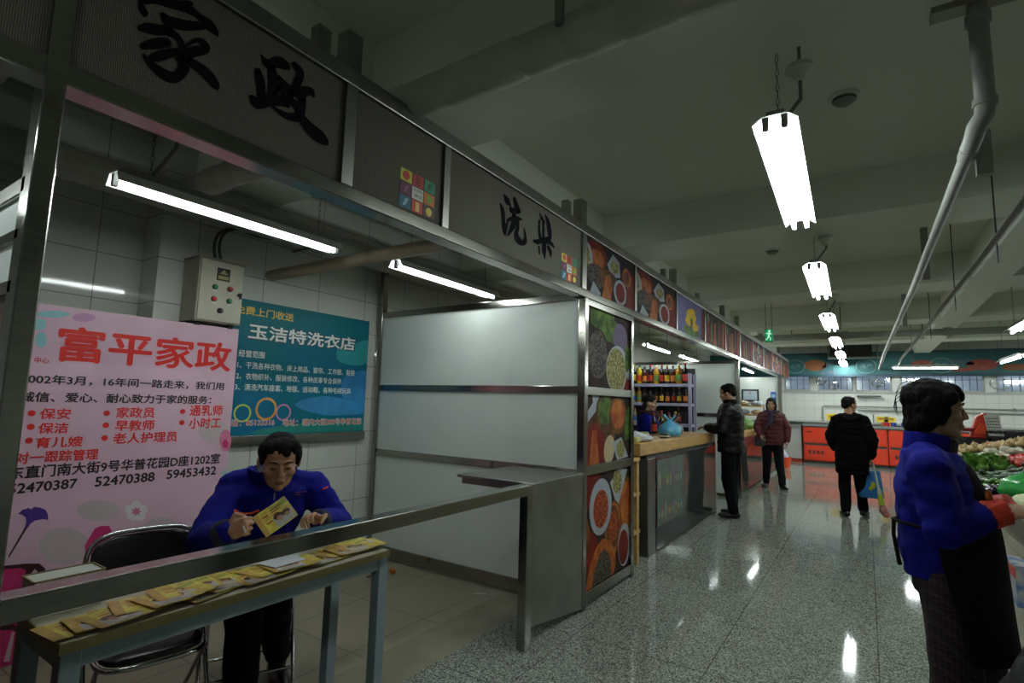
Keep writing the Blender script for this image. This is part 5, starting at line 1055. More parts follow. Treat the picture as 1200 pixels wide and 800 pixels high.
# black crates, scale and price sheet at the far end
def crate(x, y, z, label):
    t = thing('crate', label, 'crate', (x, y, z), 'black crates at the end of the stand'); m = MB(); w_, d_, h_ = .27, .18, .16
    m.box((x-w_, y-d_, z), (x+w_, y+d_, z+.012))
    for s in (-1, 1):
        m.box((x-w_, y+s*d_-.004, z), (x+w_, y+s*d_+.004, z+h_))
        for k in range(6): m.box((x-w_+k*.1, y+s*d_-.008, z), (x-w_+k*.1+.04, y+s*d_+.008, z+h_))
        m.box((x-w_, y+s*d_-.008, z), (x+w_, y+s*d_+.008, z+.06)); m.box((x-w_, y+s*d_-.01, z+h_-.03), (x+w_, y+s*d_+.01, z+h_)); m.box((x+s*w_-.008, y-d_, z), (x+s*w_+.008, y+d_, z+h_))
    m.build('basket', mat('crate_black', '101114', .5), t)
    part('handle_grip', mat('crate_grey', '3a3c40', .5), t, lambda m: m.box((x-.06, y-d_-.014, z+h_-.028), (x+.06, y-d_-.01, z+h_-.006)))
for i, (x, y, z) in enumerate(((1.18, 10.75, .94), (1.76, 10.75, 1.06), (2.10, 9.95, 1.14))): crate(x, y, z, ['black crate nearest the apron woman\'s chin at the far end of the stand', 'black crate farther right at the end of the stand', 'black crate at the right frame edge behind the carrots'][i])
q = Vector((1.36, 8.75, 1.10))
q = ay(1150, 494, 10.75)
sc_ = thing('weighing_scale', 'red weighing scale standing on the crates behind the vegetables', 'scale', (q.x, 10.75, 1.10))
part('housing', mat('scale_red', 'b82a1c', .35), sc_, lambda m: m.prism([(q.x-.16, 10.68, 1.10), (q.x+.14, 10.68, 1.10), (q.x+.12, 10.68, 1.38), (q.x+.04, 10.68, 1.49), (q.x-.07, 10.68, 1.42)], (0, .16, 0)), bevel=.02)
part('pan', mat('scale_red_dark', '8a1c14', .35), sc_, lambda m: m.box((q.x-.36, 10.66, 1.2), (q.x-.1, 10.86, 1.25)), bevel=.01)
part('hopper', mat('scale_orange', 'd04a1c', .35), sc_, lambda m: m.prism([(q.x-.1, 10.68, 1.18), (q.x+.16, 10.68, 1.15), (q.x+.15, 10.68, 1.31), (q.x-.02, 10.68, 1.33)], (0, -.02, 0)))
q = ay(1164, 494, 10.6); ps = thing('price_sheet', 'white tilted keyboard sheet with dark rows beside the red scale', 'sign', (q.x, 10.6, 1.14))
def tilt(x, z, y=10.56): return (q.x+x*.75+(z-1.15)*-.14, y, z)
part('sheet', mat('sheet_white', 'b8bab4', .5), ps, lambda m: m.prism([tilt(-.09, 1.15), tilt(.14, 1.15), tilt(.14, 1.45), tilt(-.09, 1.45)], (0, .02, 0)))
for k in range(6): part('key_row', mat('key_dark', '3a3c3a', .5), ps, lambda m: [m.prism([tilt(-.07+.04*j, 1.18+.043*k, 10.557), tilt(-.045+.04*j, 1.18+.043*k, 10.557), tilt(-.045+.04*j, 1.195+.043*k, 10.557), tilt(-.07+.04*j, 1.195+.043*k, 10.557)], (0, .003, 0)) for j in range(5)])
part('stand_leg', DARK, ps, lambda m: m.box((q.x, 10.57, 1.06), (q.x+.03, 10.6, 1.2)))
p = ax(1197, 678, SX-.02); o = thing('snack_box', 'colourful carton leaning on the stand front at right edge', 'box', (SX-.05, p.y, .2))
part('carton', mat('carton_blue', '5a7ab0', .5, 0, .2, 12, c2='c8c4b8'), o, lambda m: m.box((SX-.07, p.y-.16, p.z-.12), (SX-.002, p.y+.12, p.z+.10)))
part('print_band', mat('carton_red', 'b8382a', .5), o, lambda m: m.box((SX-.072, p.y-.162, p.z+.03), (SX-.07, p.y+.122, p.z+.085)))
# black bag at the lower right corner
o = bag('shopping_bag', 'black bag standing at the lower right corner of the view', (.372, 2.24, 0), .18, .785, mat('bag_black', (.006, .006, .007), .5, 0, .2, 10, .4, 14), seed=6, knot=False)
part('grey_panel', mat('bag_grey', '6a6e6c', .6, 0, .1, 8), o, lambda m: m.ell((.06, -.06, .46), (.12, .14, .2)), smooth=60)
# ================================================================== PEOPLE
from mathutils.bvhtree import BVHTree
def blob(mb, name, mats, parent, voxel, smooth_it=4, disp=None, M=None):
    """overlapping closed shapes -> one continuous skin"""
    me = mb.mesh('tmp', mats); o = bpy.data.objects.new('tmp', me); COL.objects.link(o)
    r = o.modifiers.new('r', 'REMESH'); r.mode = 'VOXEL'; r.voxel_size = voxel; r.use_smooth_shade = True
    s = o.modifiers.new('s', 'SMOOTH'); s.factor = .5; s.iterations = smooth_it
    bpy.context.view_layer.update(); dg = bpy.context.evaluated_depsgraph_get()
    nm = bpy.data.meshes.new_from_object(o.evaluated_get(dg)); bpy.data.objects.remove(o); bpy.data.meshes.remove(me)
    nm.name = name
    if disp:
        amp, fr, st = disp; nv = len(nm.vertices); nrm = [v.normal.copy() for v in nm.vertices]
        for v, n in zip(nm.vertices, nrm):
            p = Vector((v.co.x*fr*st[0], v.co.y*fr*st[1], v.co.z*fr*st[2]))
            q = noise.noise(p)+.5*noise.noise(p*2.1+Vector((5, 1, 2))); v.co += n*amp*q
    off = ORG.get(parent, Vector((0, 0, 0)))
    if off.length: nm.transform(Matrix.Translation(-off))
    nm.polygons.foreach_set('use_smooth', [True]*len(nm.polygons))
    if not nm.materials:
        for m_ in (mats if isinstance(mats, list) else [mats]): nm.materials.append(m_)
    o = link(name, nm, (0, 0, 0), parent); ORG[o] = off; return o
SKIN = mat('skin', 'a87a5e', .5, 0, .06, 14); SKINP = mat('skin_pale', 'b08a70', .5, 0, .06, 14)
HAIR = mat('black_hair', (.005, .0045, .0045), .8, 0, .3, 40, .6, 110, spec=.1, stretch=(1, 1, .25))
LIPS = mat('lips', '7a4238', .45); EYEM = mat('eye_dark', (.008, .006, .005), .2)
class Head:
    def __init__(s, c, fwd, up=(0, 0, 1), k=1.0):
        s.c = Vector(c); s.f = Vector(fwd).normalized(); s.r = s.f.cross(Vector(up)).normalized(); s.u = s.r.cross(s.f); s.k = k
        s.R = Matrix((s.r, s.f, s.u)).transposed()
    def p(s, x, y, z): return s.c+s.R @ (Vector((x, y, z))*s.k)
    def e(s, mb, c, r): mb.ell(s.p(*c), tuple(v*s.k for v in r), s.R)
    def skin(s, mb, wide=1.0):
        s.e(mb, (0, -.01, .03), (.073*wide, .093, .09)); s.e(mb, (0, .022, -.03), (.064*wide, .066, .085)); s.e(mb, (0, .035, -.085), (.047*wide, .048, .036)); s.e(mb, (0, .072, -.102), (.022, .018, .018))
        s.e(mb, (0, .079, .026), (.05, .014, .011)); s.e(mb, (0, .072, .06), (.05, .02, .03))
        mb.cap(s.p(0, .088, .012), .008*s.k, s.p(0, .105, -.028), .0115*s.k)
        for q in (-1, 1):
            s.e(mb, (q*.013, .096, -.033), (.009, .011, .008)); s.e(mb, (q*.042, .058, -.028), (.027, .026, .025)); s.e(mb, (q*.077*wide, -.008, -.01), (.011, .023, .033))
            s.e(mb, (q*.032, .082, .002), (.017, .008, .010)); s.e(mb, (q*.03, .04, -.08), (.025, .03, .025))
        s.e(mb, (0, .086, -.062), (.026, .012, .008)); s.e(mb, (0, .084, -.074), (.023, .013, .008)); s.e(mb, (0, .08, -.05), (.024, .014, .014))
    def face(s, parent, closed=False, brow=HAIR):
        for q in (-1, 1):
            part('eye', EYEM, parent, lambda m: m.ell(s.p(q*.032, .0885, -.001 if closed else .002), tuple(v*s.k for v in (.013, .004, .0022 if closed else .0048)), s.R, 10, 6), smooth=60)
            part('eyebrow', brow, parent, lambda m: m.tube([s.p(q*.014, .0925, .024), s.p(q*.032, .092, .031), s.p(q*.052, .082, .026)], [.003*s.k, .0036*s.k, .002*s.k], 6), smooth=60)
        part('mouth', LIPS, parent, lambda m: (m.ell(s.p(0, .0945, -.0645), tuple(v*s.k for v in (.023, .0055, .0042)), s.R, 12, 6), m.ell(s.p(0, .093, -.0725), tuple(v*s.k for v in (.020, .006, .0048)), s.R, 12, 6)), smooth=60)
def hand(mb, w, d, n, t, k=1.0, curl=(.5, .6, .5), spread=.010, thumb=(.7, .6)):
    """w wrist, d towards the fingers, n out of the palm, t towards the thumb side; five separate bent fingers"""
    w, d, n, t = Vector(w), Vector(d).normalized(), Vector(n).normalized(), Vector(t).normalized()
    t = (t-d*t.dot(d)).normalized(); n = d.cross(t) if d.cross(t).dot(n) > 0 else t.cross(d)
    R = Matrix((t, d, n)).transposed()
    mb.ell(w+d*.048*k, (.041*k, .054*k, .016*k), R); mb.cap(w-d*.01*k, .026*k, w+d*.03*k, .024*k)
    mb.ell(w+d*.03*k+t*.026*k+n*.008*k, (.018*k, .032*k, .014*k), R)
    for i, L_ in enumerate((.072, .081, .075, .058)):
        o = (.031-.0205*i)*k; p = w+d*(.090-.006*abs(i-1))*k+t*o; dd = (d+t*(.06-.045*i)).normalized(); r = .0088*k if i < 3 else .0076*k; ang = 0
        mb.cap(w+d*.05*k+t*o*.8, .011*k, p, r*1.05)
        for j, f in enumerate((.45, .31, .24)):
            ang += curl[j]*(1+.08*i); e = dd*math.cos(ang)+n*math.sin(ang); q = p+e*L_*f*k; mb.cap(p, r*(1-.07*j), q, r*(.93-.07*j), 8); p = q
    p = w+d*.022*k+t*.036*k; a, b = thumb; e = (d*.62+t*.75+n*.25).normalized(); q = p+e*.034*k; mb.cap(w+d*.015*k+t*.02*k, .014*k, q, .0115*k)
    e2 = (d*.85+t*(.45-a)+n*b).normalized(); q2 = q+e2*.032*k; mb.cap(q, .0112*k, q2, .0095*k); e3 = (e2+n*b*.6-t*a*.5).normalized(); mb.cap(q2, .0095*k, q2+e3*.024*k, .008*k)
def limb(mb, pts, rs):
    for i in range(len(pts)-1): mb.cap(pts[i], rs[i], pts[i+1], rs[i+1])
def shoe(mb, ank, d, k=1.0):
    a = Vector(ank); d = Vector((d[0], d[1], 0)).normalized(); s = Vector((-d.y, d.x, 0)); g = a.z-.0
    R = Matrix((s, d, Vector((0, 0, 1)))).transposed(); z0 = Vector((0, 0, -a.z+.035*k))
    mb.ell(a+z0+d*.06*k, (.046*k, .135*k, .035*k), R); mb.ell(a+z0-d*.035*k+Vector((0, 0, .012)), (.040*k, .05*k, .046*k), R); mb.cap(a+Vector((0, 0, -.03)), .045*k, a+Vector((0, 0, .01)), .047*k); mb.ell(a+z0+d*.13*k-Vector((0, 0, .006*k)), (.043*k, .06*k, .028*k), R)
def on_skin(o, px, py, lift=.004):
    """point of a garment where the ray through a pixel meets it"""
    mw = o.matrix_world; inv = mw.inverted(); d = ray(px, py).normalized(); me = o.data
    if o.name not in BV: BV[o.name] = BVHTree.FromPolygons([v.co for v in me.vertices], [tuple(p.vertices) for p in me.polygons])
    off = ORG[o]; h = BV[o.name].ray_cast(EYE-off, d)
    return (h[0]+off+h[1]*lift) if h[0] is not None else None
BV = {}
def strip_on(name, mt, o, parent, pxs, r, seg=6):
    pts = [on_skin(o, x, y, r*.3) for x, y in pxs]; pts = [p for p in pts if p is not None]
    if len(pts) > 1: part(name, mt, parent, lambda m: m.tube(pts, r, seg), smooth=60)
# ---------------------------------------------------------------- seated man in blue work jacket
BLUE = mat('royal_blue_cloth', '0a0d72', .9, 0, .12, 6, .25, 120, spec=.2); NAVYD = mat('dark_navy_cloth', '0e1028', .8, 0, .1, 8, .2, 120); TROUS = mat('black_trousers', '070709', .9, 0, .15, 6, .2, 140, spec=.12)
ORNG = mat('orange_piping', 'd8501c', .5); SHOE = mat('black_shoe', '0c0c0d', .4, 0, .1, 20)
man = thing('person', 'seated man in blue jacket with orange piping, reading a leaflet at the table', 'person', (-2.68, 1.58, 0))
hd = Head((-2.375, 1.560, 1.143), (.86, -.46, -.33), k=1.03)
shR, shL = Vector((-2.565, 1.445, 1.005)), Vector((-2.415, 1.795, .985)); elR, elL = Vector((-2.46, 1.275, .815)), Vector((-2.345, 1.91, .80))
wrR, wrL = Vector((-2.225, 1.245, .885)), Vector((-2.15, 1.632, .878))
hipR, hipL = Vector((-2.68, 1.50, .53)), Vector((-2.66, 1.68, .53)); knR, knL = Vector((-2.29, 1.39, .53)), Vector((-2.33, 1.55, .53)); anR, anL = Vector((-2.32, 1.42, .09)), Vector((-2.60, 1.78, .10))
neck0, chest, waist, pelv = Vector((-2.475, 1.585, 1.035)), Vector((-2.545, 1.60, .87)), Vector((-2.66, 1.59, .66)), Vector((-2.69, 1.58, .53))
tf, ts = Vector((.9, -.43, 0)), Vector((.43, .9, 0))
def mtorso(mb, g):
    mb.loft([(pelv-Vector((0, 0, .06)), ts*(.16+g), tf*(.12+g)), (pelv+Vector((0, 0, .03)), ts*(.165+g), tf*(.125+g)), (waist, ts*(.16+g), tf*(.12+g)), (chest, ts*(.18+g), tf*(.125+g)), (chest+Vector((.05, -.005, .12)), ts*(.165+g), tf*(.10+g)), (neck0+Vector((-.01, 0, .0)), ts*(.08+g), tf*(.07+g))])
mb = MB(); hd.skin(mb, 1.12); mb.cap(neck0-Vector((.02, 0, .04)), .062, hd.p(0, -.02, -.06), .056); mtorso(mb, -.02)
limb(mb, [shR, elR, wrR], [.052, .042, .029]); limb(mb, [shL, elL, wrL], [.052, .042, .029])
for a, b, c in ((hipR, knR, anR), (hipL, knL, anL)): limb(mb, [a, b, c], [.08, .058, .04])
RHD = (wrR-elR).normalized()
hand(mb, wrR, (.75, .35, .30), (-.2, .9, -.1), (-.1, .15, 1), .98, (1.15, 1.25, .7), thumb=(.9, .3))
hand(mb, wrL, (.30, -.82, .42), (.05, -.5, -.8), (.8, .15, .5), .98, (.55, .75, .5), thumb=(.6, .9))
body = blob(mb, 'body', SKIN, man, .0048, 3); hd.face(body, True)
mb = MB(); hd.e(mb, (0, -.022, .046), (.087, .098, .078)); hd.e(mb, (0, .025, .084), (.072, .062, .036))
for q in (-1, 1): hd.e(mb, (q*.076, -.008, .03), (.018, .058, .052)); hd.e(mb, (q*.05, .04, .085), (.028, .04, .03))
hd.e(mb, (0, -.07, -.01), (.066, .045, .07)); hd.e(mb, (.0, .075, .068), (.045, .02, .02))
blob(mb, 'hair', HAIR, body, .006, 2, (.006, 30, (1, 1, .5)))
mb = MB(); mtorso(mb, .022); limb(mb, [shR+Vector((.0, .02, .0)), elR, wrR-RHD*.015], [.082, .072, .052]); limb(mb, [shL-Vector((0, .02, 0)), elL, wrL-(wrL-elL).normalized()*.015], [.082, .072, .052])
limb(mb, [neck0+ts*.10+Vector((-.02, 0, -.005)), shL], [.06, .08]); limb(mb, [neck0-ts*.10+Vector((-.02, 0, -.005)), shR], [.06, .08])
jk = blob(mb, 'jacket', BLUE, man, .009, 4, (.011, 9, (1, 1, 1.6)))
def collar(mb, c, ax_, side, fw, r, h, gap=.5, n=22, th=.014, flare=.018):
    """open stand collar: band round the neck with its gap at the front"""
    for i in range(n):
        a0 = gap+(2*math.pi-2*gap)*i/n; a1 = gap+(2*math.pi-2*gap)*(i+1)/n
        P = []
        for a in (a0, a1):
            d = fw*math.cos(a)+side*math.sin(a); P.append((c+d*r-ax_*h*.3-fw*0, c+d*(r+flare)+ax_*h*(1-.35*max(0, math.cos(a)))))
        mb.cap(P[0][0], th, P[0][1], th*.7, 8); mb.cap(P[1][0], th, P[1][1], th*.7, 8)
mb = MB(); collar(mb, neck0+Vector((.02, -.008, .02)), Vector((.1, -.03, 1)).normalized(), ts, tf, .082, .045, .55, th=.013, flare=.026)
blob(mb, 'collar', BLUE, jk, .007, 3)
mb = MB(); collar(mb, neck0+Vector((.035, -.012, .02)), Vector((.1, -.03, 1)).normalized(), ts, tf, .066, .045, .25, th=.007, flare=.006); blob(mb, 'shirt_collar', mat('grey_knit', '8a8c86', .8, 0, .1, 60), jk, .005, 2)
for w_, e_, nm in ((wrR, elR, 'cuff'), (wrL, elL, 'cuff')):
    d_ = (w_-e_).normalized(); mb = MB(); mb.tube([w_-d_*.045, w_-d_*.01, w_+d_*.014], [.056, .056, .047], 14); blob(mb, nm, NAVYD, jk, .006, 3)
strip_on('chest_piping', ORNG, jk, jk, [(274, 598), (280, 601), (287, 602), (295, 601), (304, 597.5)], .006)
strip_on('pocket_piping', mat('dark_red_piping', '8a2a1c', .6), jk, jk, [(291, 608), (292, 614), (293, 620), (294, 626)], .0035)
strip_on('sleeve_mark', mat('red_mark', 'd83a34', .5), jk, jk, [(378, 573), (381, 572), (384, 570.5)], .005)
strip_on('zip', mat('zip_metal', '8a8c8c', .3, .8), jk, jk, [(322, 577), (321.5, 581), (321, 586)], .004)
for a, b in (((346, 577), (354, 576)), ((350, 573), (350, 580)), ((345, 579.5), (352, 579)), ((356, 576), (359, 575.5))): strip_on('chest_emblem', mat('emblem_red', '8a3424', .6), jk, jk, [a, b], .0018)
mb = MB()
for a, b, c in ((hipR, knR, anR), (hipL, knL, anL)): limb(mb, [a, b, c+Vector((0, 0, .03))], [.10, .08, .066])
mb.loft([(pelv-Vector((0, 0, .085)), ts*.17, tf*.13), (pelv, ts*.18, tf*.14), (pelv+Vector((.01, 0, .08)), ts*.17, tf*.13)])
blob(mb, 'trousers', TROUS, man, .010, 4, (.010, 10, (1, 1, .7)))
for a, d_ in ((anR, (.8, -.3)), (anL, (.85, -.3))):
    mb = MB(); shoe(mb, a, d_, 1.02); s_ = blob(mb, 'shoe', SHOE, man, .006, 3)
    dd = Vector((d_[0], d_[1], 0)).normalized(); sd = Vector((-dd.y, dd.x, 0))
    for k in range(3): part('lace', DARK, s_, lambda m: m.tube([Vector((a.x, a.y, .075))+dd*(.05+.022*k)+sd*.02+Vector((0, 0, .008-.006*k)), Vector((a.x, a.y, .085))+dd*(.05+.022*k)+Vector((0, 0, .006-.006*k)), Vector((a.x, a.y, .075))+dd*(.05+.022*k)-sd*.02+Vector((0, 0, .008-.006*k))], .0035, 5))
part('pen', mat('pen_white', 'b0b0b0', .3), body, lambda m: m.tube([wrR+Vector((.055, .03, .045)), wrR+Vector((.105, .02, .01))], .004, 6))
# leaflet in his hand
def on_plane(px, py, P0, N): d = ray(px, py); return EYE+d*((P0-EYE).dot(N)/d.dot(N))
P0 = Vector((-2.105, 1.50, .895)); Nn = Vector((.72, -.42, .42)).normalized()
c00, c10, c01 = on_plane(312, 630, P0, Nn), on_plane(349, 604, P0, Nn), on_plane(296, 606, P0, Nn)
U_ = (c10-c00); V_ = (c01-c00); ul = U_.length; U_.normalize(); V_ = (V_-U_*V_.dot(U_)); vl = V_.length; V_.normalize(); W_ = U_.cross(V_); cc = c00+U_*ul/2+V_*vl/2
o = bpy.data.objects.new('leaflet', leaflet_mesh(.012, False, 9)); COL.objects.link(o)
o.matrix_world = Matrix(((U_.x*ul/.21, V_.x*vl/.145, W_.x, cc.x), (U_.y*ul/.21, V_.y*vl/.145, W_.y, cc.y), (U_.z*ul/.21, V_.z*vl/.145, W_.z, cc.z), (0, 0, 0, 1)))
tag(o, 'yellow leaflet held up in the seated man\'s left hand', 'leaflet')
# ---------------------------------------------------------------- woman in blue jacket and dark apron
def plaid():
    m = mat('plaid_cloth', '1c1518', .9); nt = m.node_tree; b = nt.nodes['Principled BSDF']; tc = nt.nodes.new('ShaderNodeTexCoord'); prev = None
    for d, sc, c in (('Z', 16, '260f12'), ('DIAGONAL', 12, '1c181a'), ('X', 18, '261013')):
        wv = nt.nodes.new('ShaderNodeTexWave'); wv.bands_direction = d; wv.inputs['Scale'].default_value = sc; wv.inputs['Distortion'].default_value = .4; nt.links.new(tc.outputs['Object'], wv.inputs['Vector'])
        r = nt.nodes.new('ShaderNodeValToRGB'); r.color_ramp.elements[0].position = .72; r.color_ramp.elements[1].position = .85; r.color_ramp.elements[0].color = (0, 0, 0, 1); r.color_ramp.elements[1].color = L(c)
        nt.links.new(wv.outputs['Fac'], r.inputs[0]); a = nt.nodes.new('ShaderNodeMix'); a.data_type = 'RGBA'; a.blend_type = 'ADD'; a.inputs['Factor'].default_value = 1
        a.inputs[6].default_value = L('080607')
        if prev: nt.links.new(prev, a.inputs[6])
        nt.links.new(r.outputs[0], a.inputs[7]); prev = a.outputs[2]
    nt.links.new(prev, b.inputs['Base Color']); return m
PLAID = plaid(); APRON = mat('dark_apron', '0f0b08', .9, 0, .15, 5, .2, 60, spec=.15); MAROON = mat('maroon_collar', '2a0e14', .8)
WY = 2.95
wo = thing('person', 'woman in blue jacket, dark apron and plaid trousers tending the vegetable stand', 'person', (.26, WY, 0))
h2 = Head((.248, WY, 1.470), (1, .08, -.04), k=1.0)
X_, Y_, Z_ = Vector((1, 0, 0)), Vector((0, 1, 0)), Vector((0, 0, 1))
sR, sL = Vector((.205, WY-.165, 1.225)), Vector((.215, WY+.165, 1.225)); eR, eL = Vector((.235, WY-.215, 1.0)), Vector((.29, WY+.21, 1.0)); wR, wL = Vector((.415, WY-.10, 1.072)), Vector((.47, WY+.10, 1.07))
def wtorso(mb, g, hem=True):
    secs = [(Vector((.255, WY, .78)), Y_*(.165+g), X_*(.125+g)), (Vector((.25, WY, .88)), Y_*(.175+g), X_*(.14+g)), (Vector((.24, WY, 1.0)), Y_*(.165+g), X_*(.135+g)), (Vector((.235, WY, 1.12)), Y_*(.165+g), X_*(.13+g)), (Vector((.225, WY, 1.22)), Y_*(.155+g), X_*(.105+g)), (Vector((.215, WY, 1.29)), Y_*(.09+g), X_*(.075+g))]
    mb.loft(secs)
mb = MB(); h2.skin(mb); mb.cap(Vector((.205, WY, 1.26)), .058, h2.p(0, -.025, -.06), .052); wtorso(mb, -.02)
limb(mb, [sR, eR, wR], [.048, .04, .027]); limb(mb, [sL, eL, wL], [.048, .04, .027])
hip = [(Vector((.25, WY-.09, .80)), Vector((.255, WY-.10, .44)), Vector((.235, WY-.10, .09))), (Vector((.27, WY+.09, .80)), Vector((.35, WY+.09, .44)), Vector((.33, WY+.09, .09)))]
for a, b, c in hip: limb(mb, [a, b, c], [.08, .056, .038])
hand(mb, wR, (.96, .15, .12), (.1, .35, -.9), (-.05, .8, .5), .92, (.4, .6, .45), thumb=(.5, .5)); hand(mb, wL, (.9, -.4, .05), (.1, -.2, -.95), (-.3, -.8, .3), .92, (.5, .6, .5))
b2 = blob(mb, 'body', SKINP, wo, .0052, 3); h2.face(b2)
mb = MB(); h2.e(mb, (0, -.022, .048), (.088, .106, .086)); h2.e(mb, (0, -.045, -.012), (.084, .072, .088)); h2.e(mb, (0, .035, .075), (.072, .060, .046)); h2.e(mb, (0, -.07, -.065), (.066, .045, .055))
for q in (-1, 1): h2.e(mb, (q*.076, -.012, .0), (.020, .055, .07)); h2.e(mb, (q*.064, .04, .052), (.026, .034, .036)); h2.e(mb, (q*.073, .012, -.03), (.014, .022, .04)); h2.e(mb, (q*.070, -.045, -.055), (.024, .04, .045))
h2.e(mb, (0, .080, .060), (.050, .020, .030))
blob(mb, 'hair', HAIR, b2, .0055, 2, (.0045, 42, (1, 1, .35)))
for k in range(5):
    part('hair_strand', HAIR, b2, lambda m: m.tube(smooth_pts([h2.p(-.02+.01*k, -.08, .12-.01*k), h2.p(-.02+.012*k, -.118-.004*k, .105-.02*k), h2.p(-.02+.01*k, -.136-.003*k, .05-.012*k), h2.p(-.015+.01*k, -.132, .0-.01*k)], 3), [.0012]*9+[.0006], 4))
mb = MB(); wtorso(mb, .018); limb(mb, [sR, eR, wR-Vector((.05, .02, .02))], [.080, .074, .058]); limb(mb, [sL, eL, wL-Vector((.05, -.02, .02))], [.080, .074, .058])
limb(mb, [Vector((.21, WY-.05, 1.28)), sR], [.06, .085]); limb(mb, [Vector((.21, WY+.05, 1.28)), sL], [.06, .085])
j2 = blob(mb, 'jacket', BLUE, wo, .009, 4, (.013, 8, (1, 1, 1.5)))
mb = MB(); collar(mb, Vector((.218, WY, 1.305)), Vector((.10, 0, 1)).normalized(), Y_, X_, .079, .062, .5, th=.015, flare=.004); blob(mb, 'collar', BLUE, j2, .007, 3)
mb = MB(); collar(mb, Vector((.238, WY, 1.30)), Vector((.12, 0, 1)).normalized(), Y_, X_, .068, .062, .1, th=.012, flare=.004); blob(mb, 'inner_collar', MAROON, j2, .006, 2)
part('white_collar_edge', mat('collar_white', 'a8a89c', .7), j2, lambda m: m.tube([Vector((.24+.062*math.cos(a), WY+.062*math.sin(a), 1.345-.02*math.cos(a))) for a in [-2.6+.2*k for k in range(14)]], .004, 5))
for w_, e_ in ((wR, eR), (wL, eL)):
    d_ = (w_-e_).normalized(); mb = MB(); n_ = basis(d_)
    for k in range(14):
        a = 2*math.pi*k/14; mb.cap(w_-d_*.05+(n_[0]*math.cos(a)+n_[1]*math.sin(a))*.042, .013, w_+d_*.012+(n_[0]*math.cos(a)+n_[1]*math.sin(a))*.044, .011, 8)
    mb.cap(w_-d_*.05, .045, w_-d_*.0, .04); blob(mb, 'oversleeve_cuff', mat('orange_red_cuff', 'c8341c', .6, 0, .12, 10), j2, .006, 2, (.006, 40, (1, 1, 1)))
# apron: a sheet wrapped round front and sides, from the bib to below the hips
def apron_mesh(mb):
    rows = [(1.25, .222, .128, .11, .75), (1.16, .230, .160, .15, .95), (1.05, .238, .176, .19, 1.35), (.97, .243, .178, .207, 1.75), (.9, .247, .180, .212, 1.75), (.78, .255, .184, .212, 1.7), (.66, .262, .192, .212, 1.6), (.52, .27, .20, .214, 1.5)]
    g = []; N = 20
    for z, cx, rx, ry, am in rows:
        for i in range(N+1):
            a = -am+2*am*i/N; X0 = cx+(rx+.006)*math.cos(a); Y0 = WY+ry*math.sin(a)
            g.append((X0+.01*math.sin(3*a+z*9), Y0, z-.015*math.sin(a)*math.sin(a)))
    M_ = len(rows); n = N+1; inn = [(x-.006*math.cos(-1), y, z) for x, y, z in g]
    mb.add(g, [(r*n+i, (r+1)*n+i, (r+1)*n+i+1, r*n+i+1) for r in range(M_-1) for i in range(N)])
mb = MB(); apron_mesh(mb); ap = mb.build('apron', APRON, wo, smooth=80); sd = ap.modifiers.new('thick', 'SOLIDIFY'); sd.thickness = .006; sd.offset = 0; ss = ap.modifiers.new('sub', 'SUBSURF'); ss.levels = ss.render_levels = 1
part('waist_tie', APRON, ap, lambda m: m.tube([Vector((.243+.166*math.cos(a), WY+.206*math.sin(a), .985+.01*math.sin(2*a))) for a in [1.6+.2*k for k in range(16)]], .007, 6), smooth=60)
part('tie_end', APRON, ap, lambda m: m.tube([(.080, WY-.04, .985), (.076, WY-.06, .93), (.085, WY-.07, .86), (.092, WY-.075, .81)], .008, 6), smooth=60)
q = Vector((.405, WY-.10, 1.125))
part('bib_print', mat('print_orange', 'c8782a', .6, 0, .2, 20), ap, lambda m: (m.ell((.392, WY-.085, 1.125), (.012, .03, .03)), m.ell((.40, WY-.08, 1.085), (.012, .022, .025))), smooth=60)
mb = MB()
for a, b, c in hip: limb(mb, [a, b, c+Z_*.02], [.108, .088, .07])
mb.loft([(Vector((.255, WY, .72)), Y_*.17, X_*.125), (Vector((.255, WY, .82)), Y_*.17, X_*.13), (Vector((.255, WY, .9)), Y_*.16, X_*.12)])
blob(mb, 'trousers', PLAID, wo, .010, 4, (.008, 9, (1, 1, .7)))
for a, b, c in hip: mb = MB(); shoe(mb, c, (1, 0), .92); blob(mb, 'shoe', SHOE, wo, .008, 3)
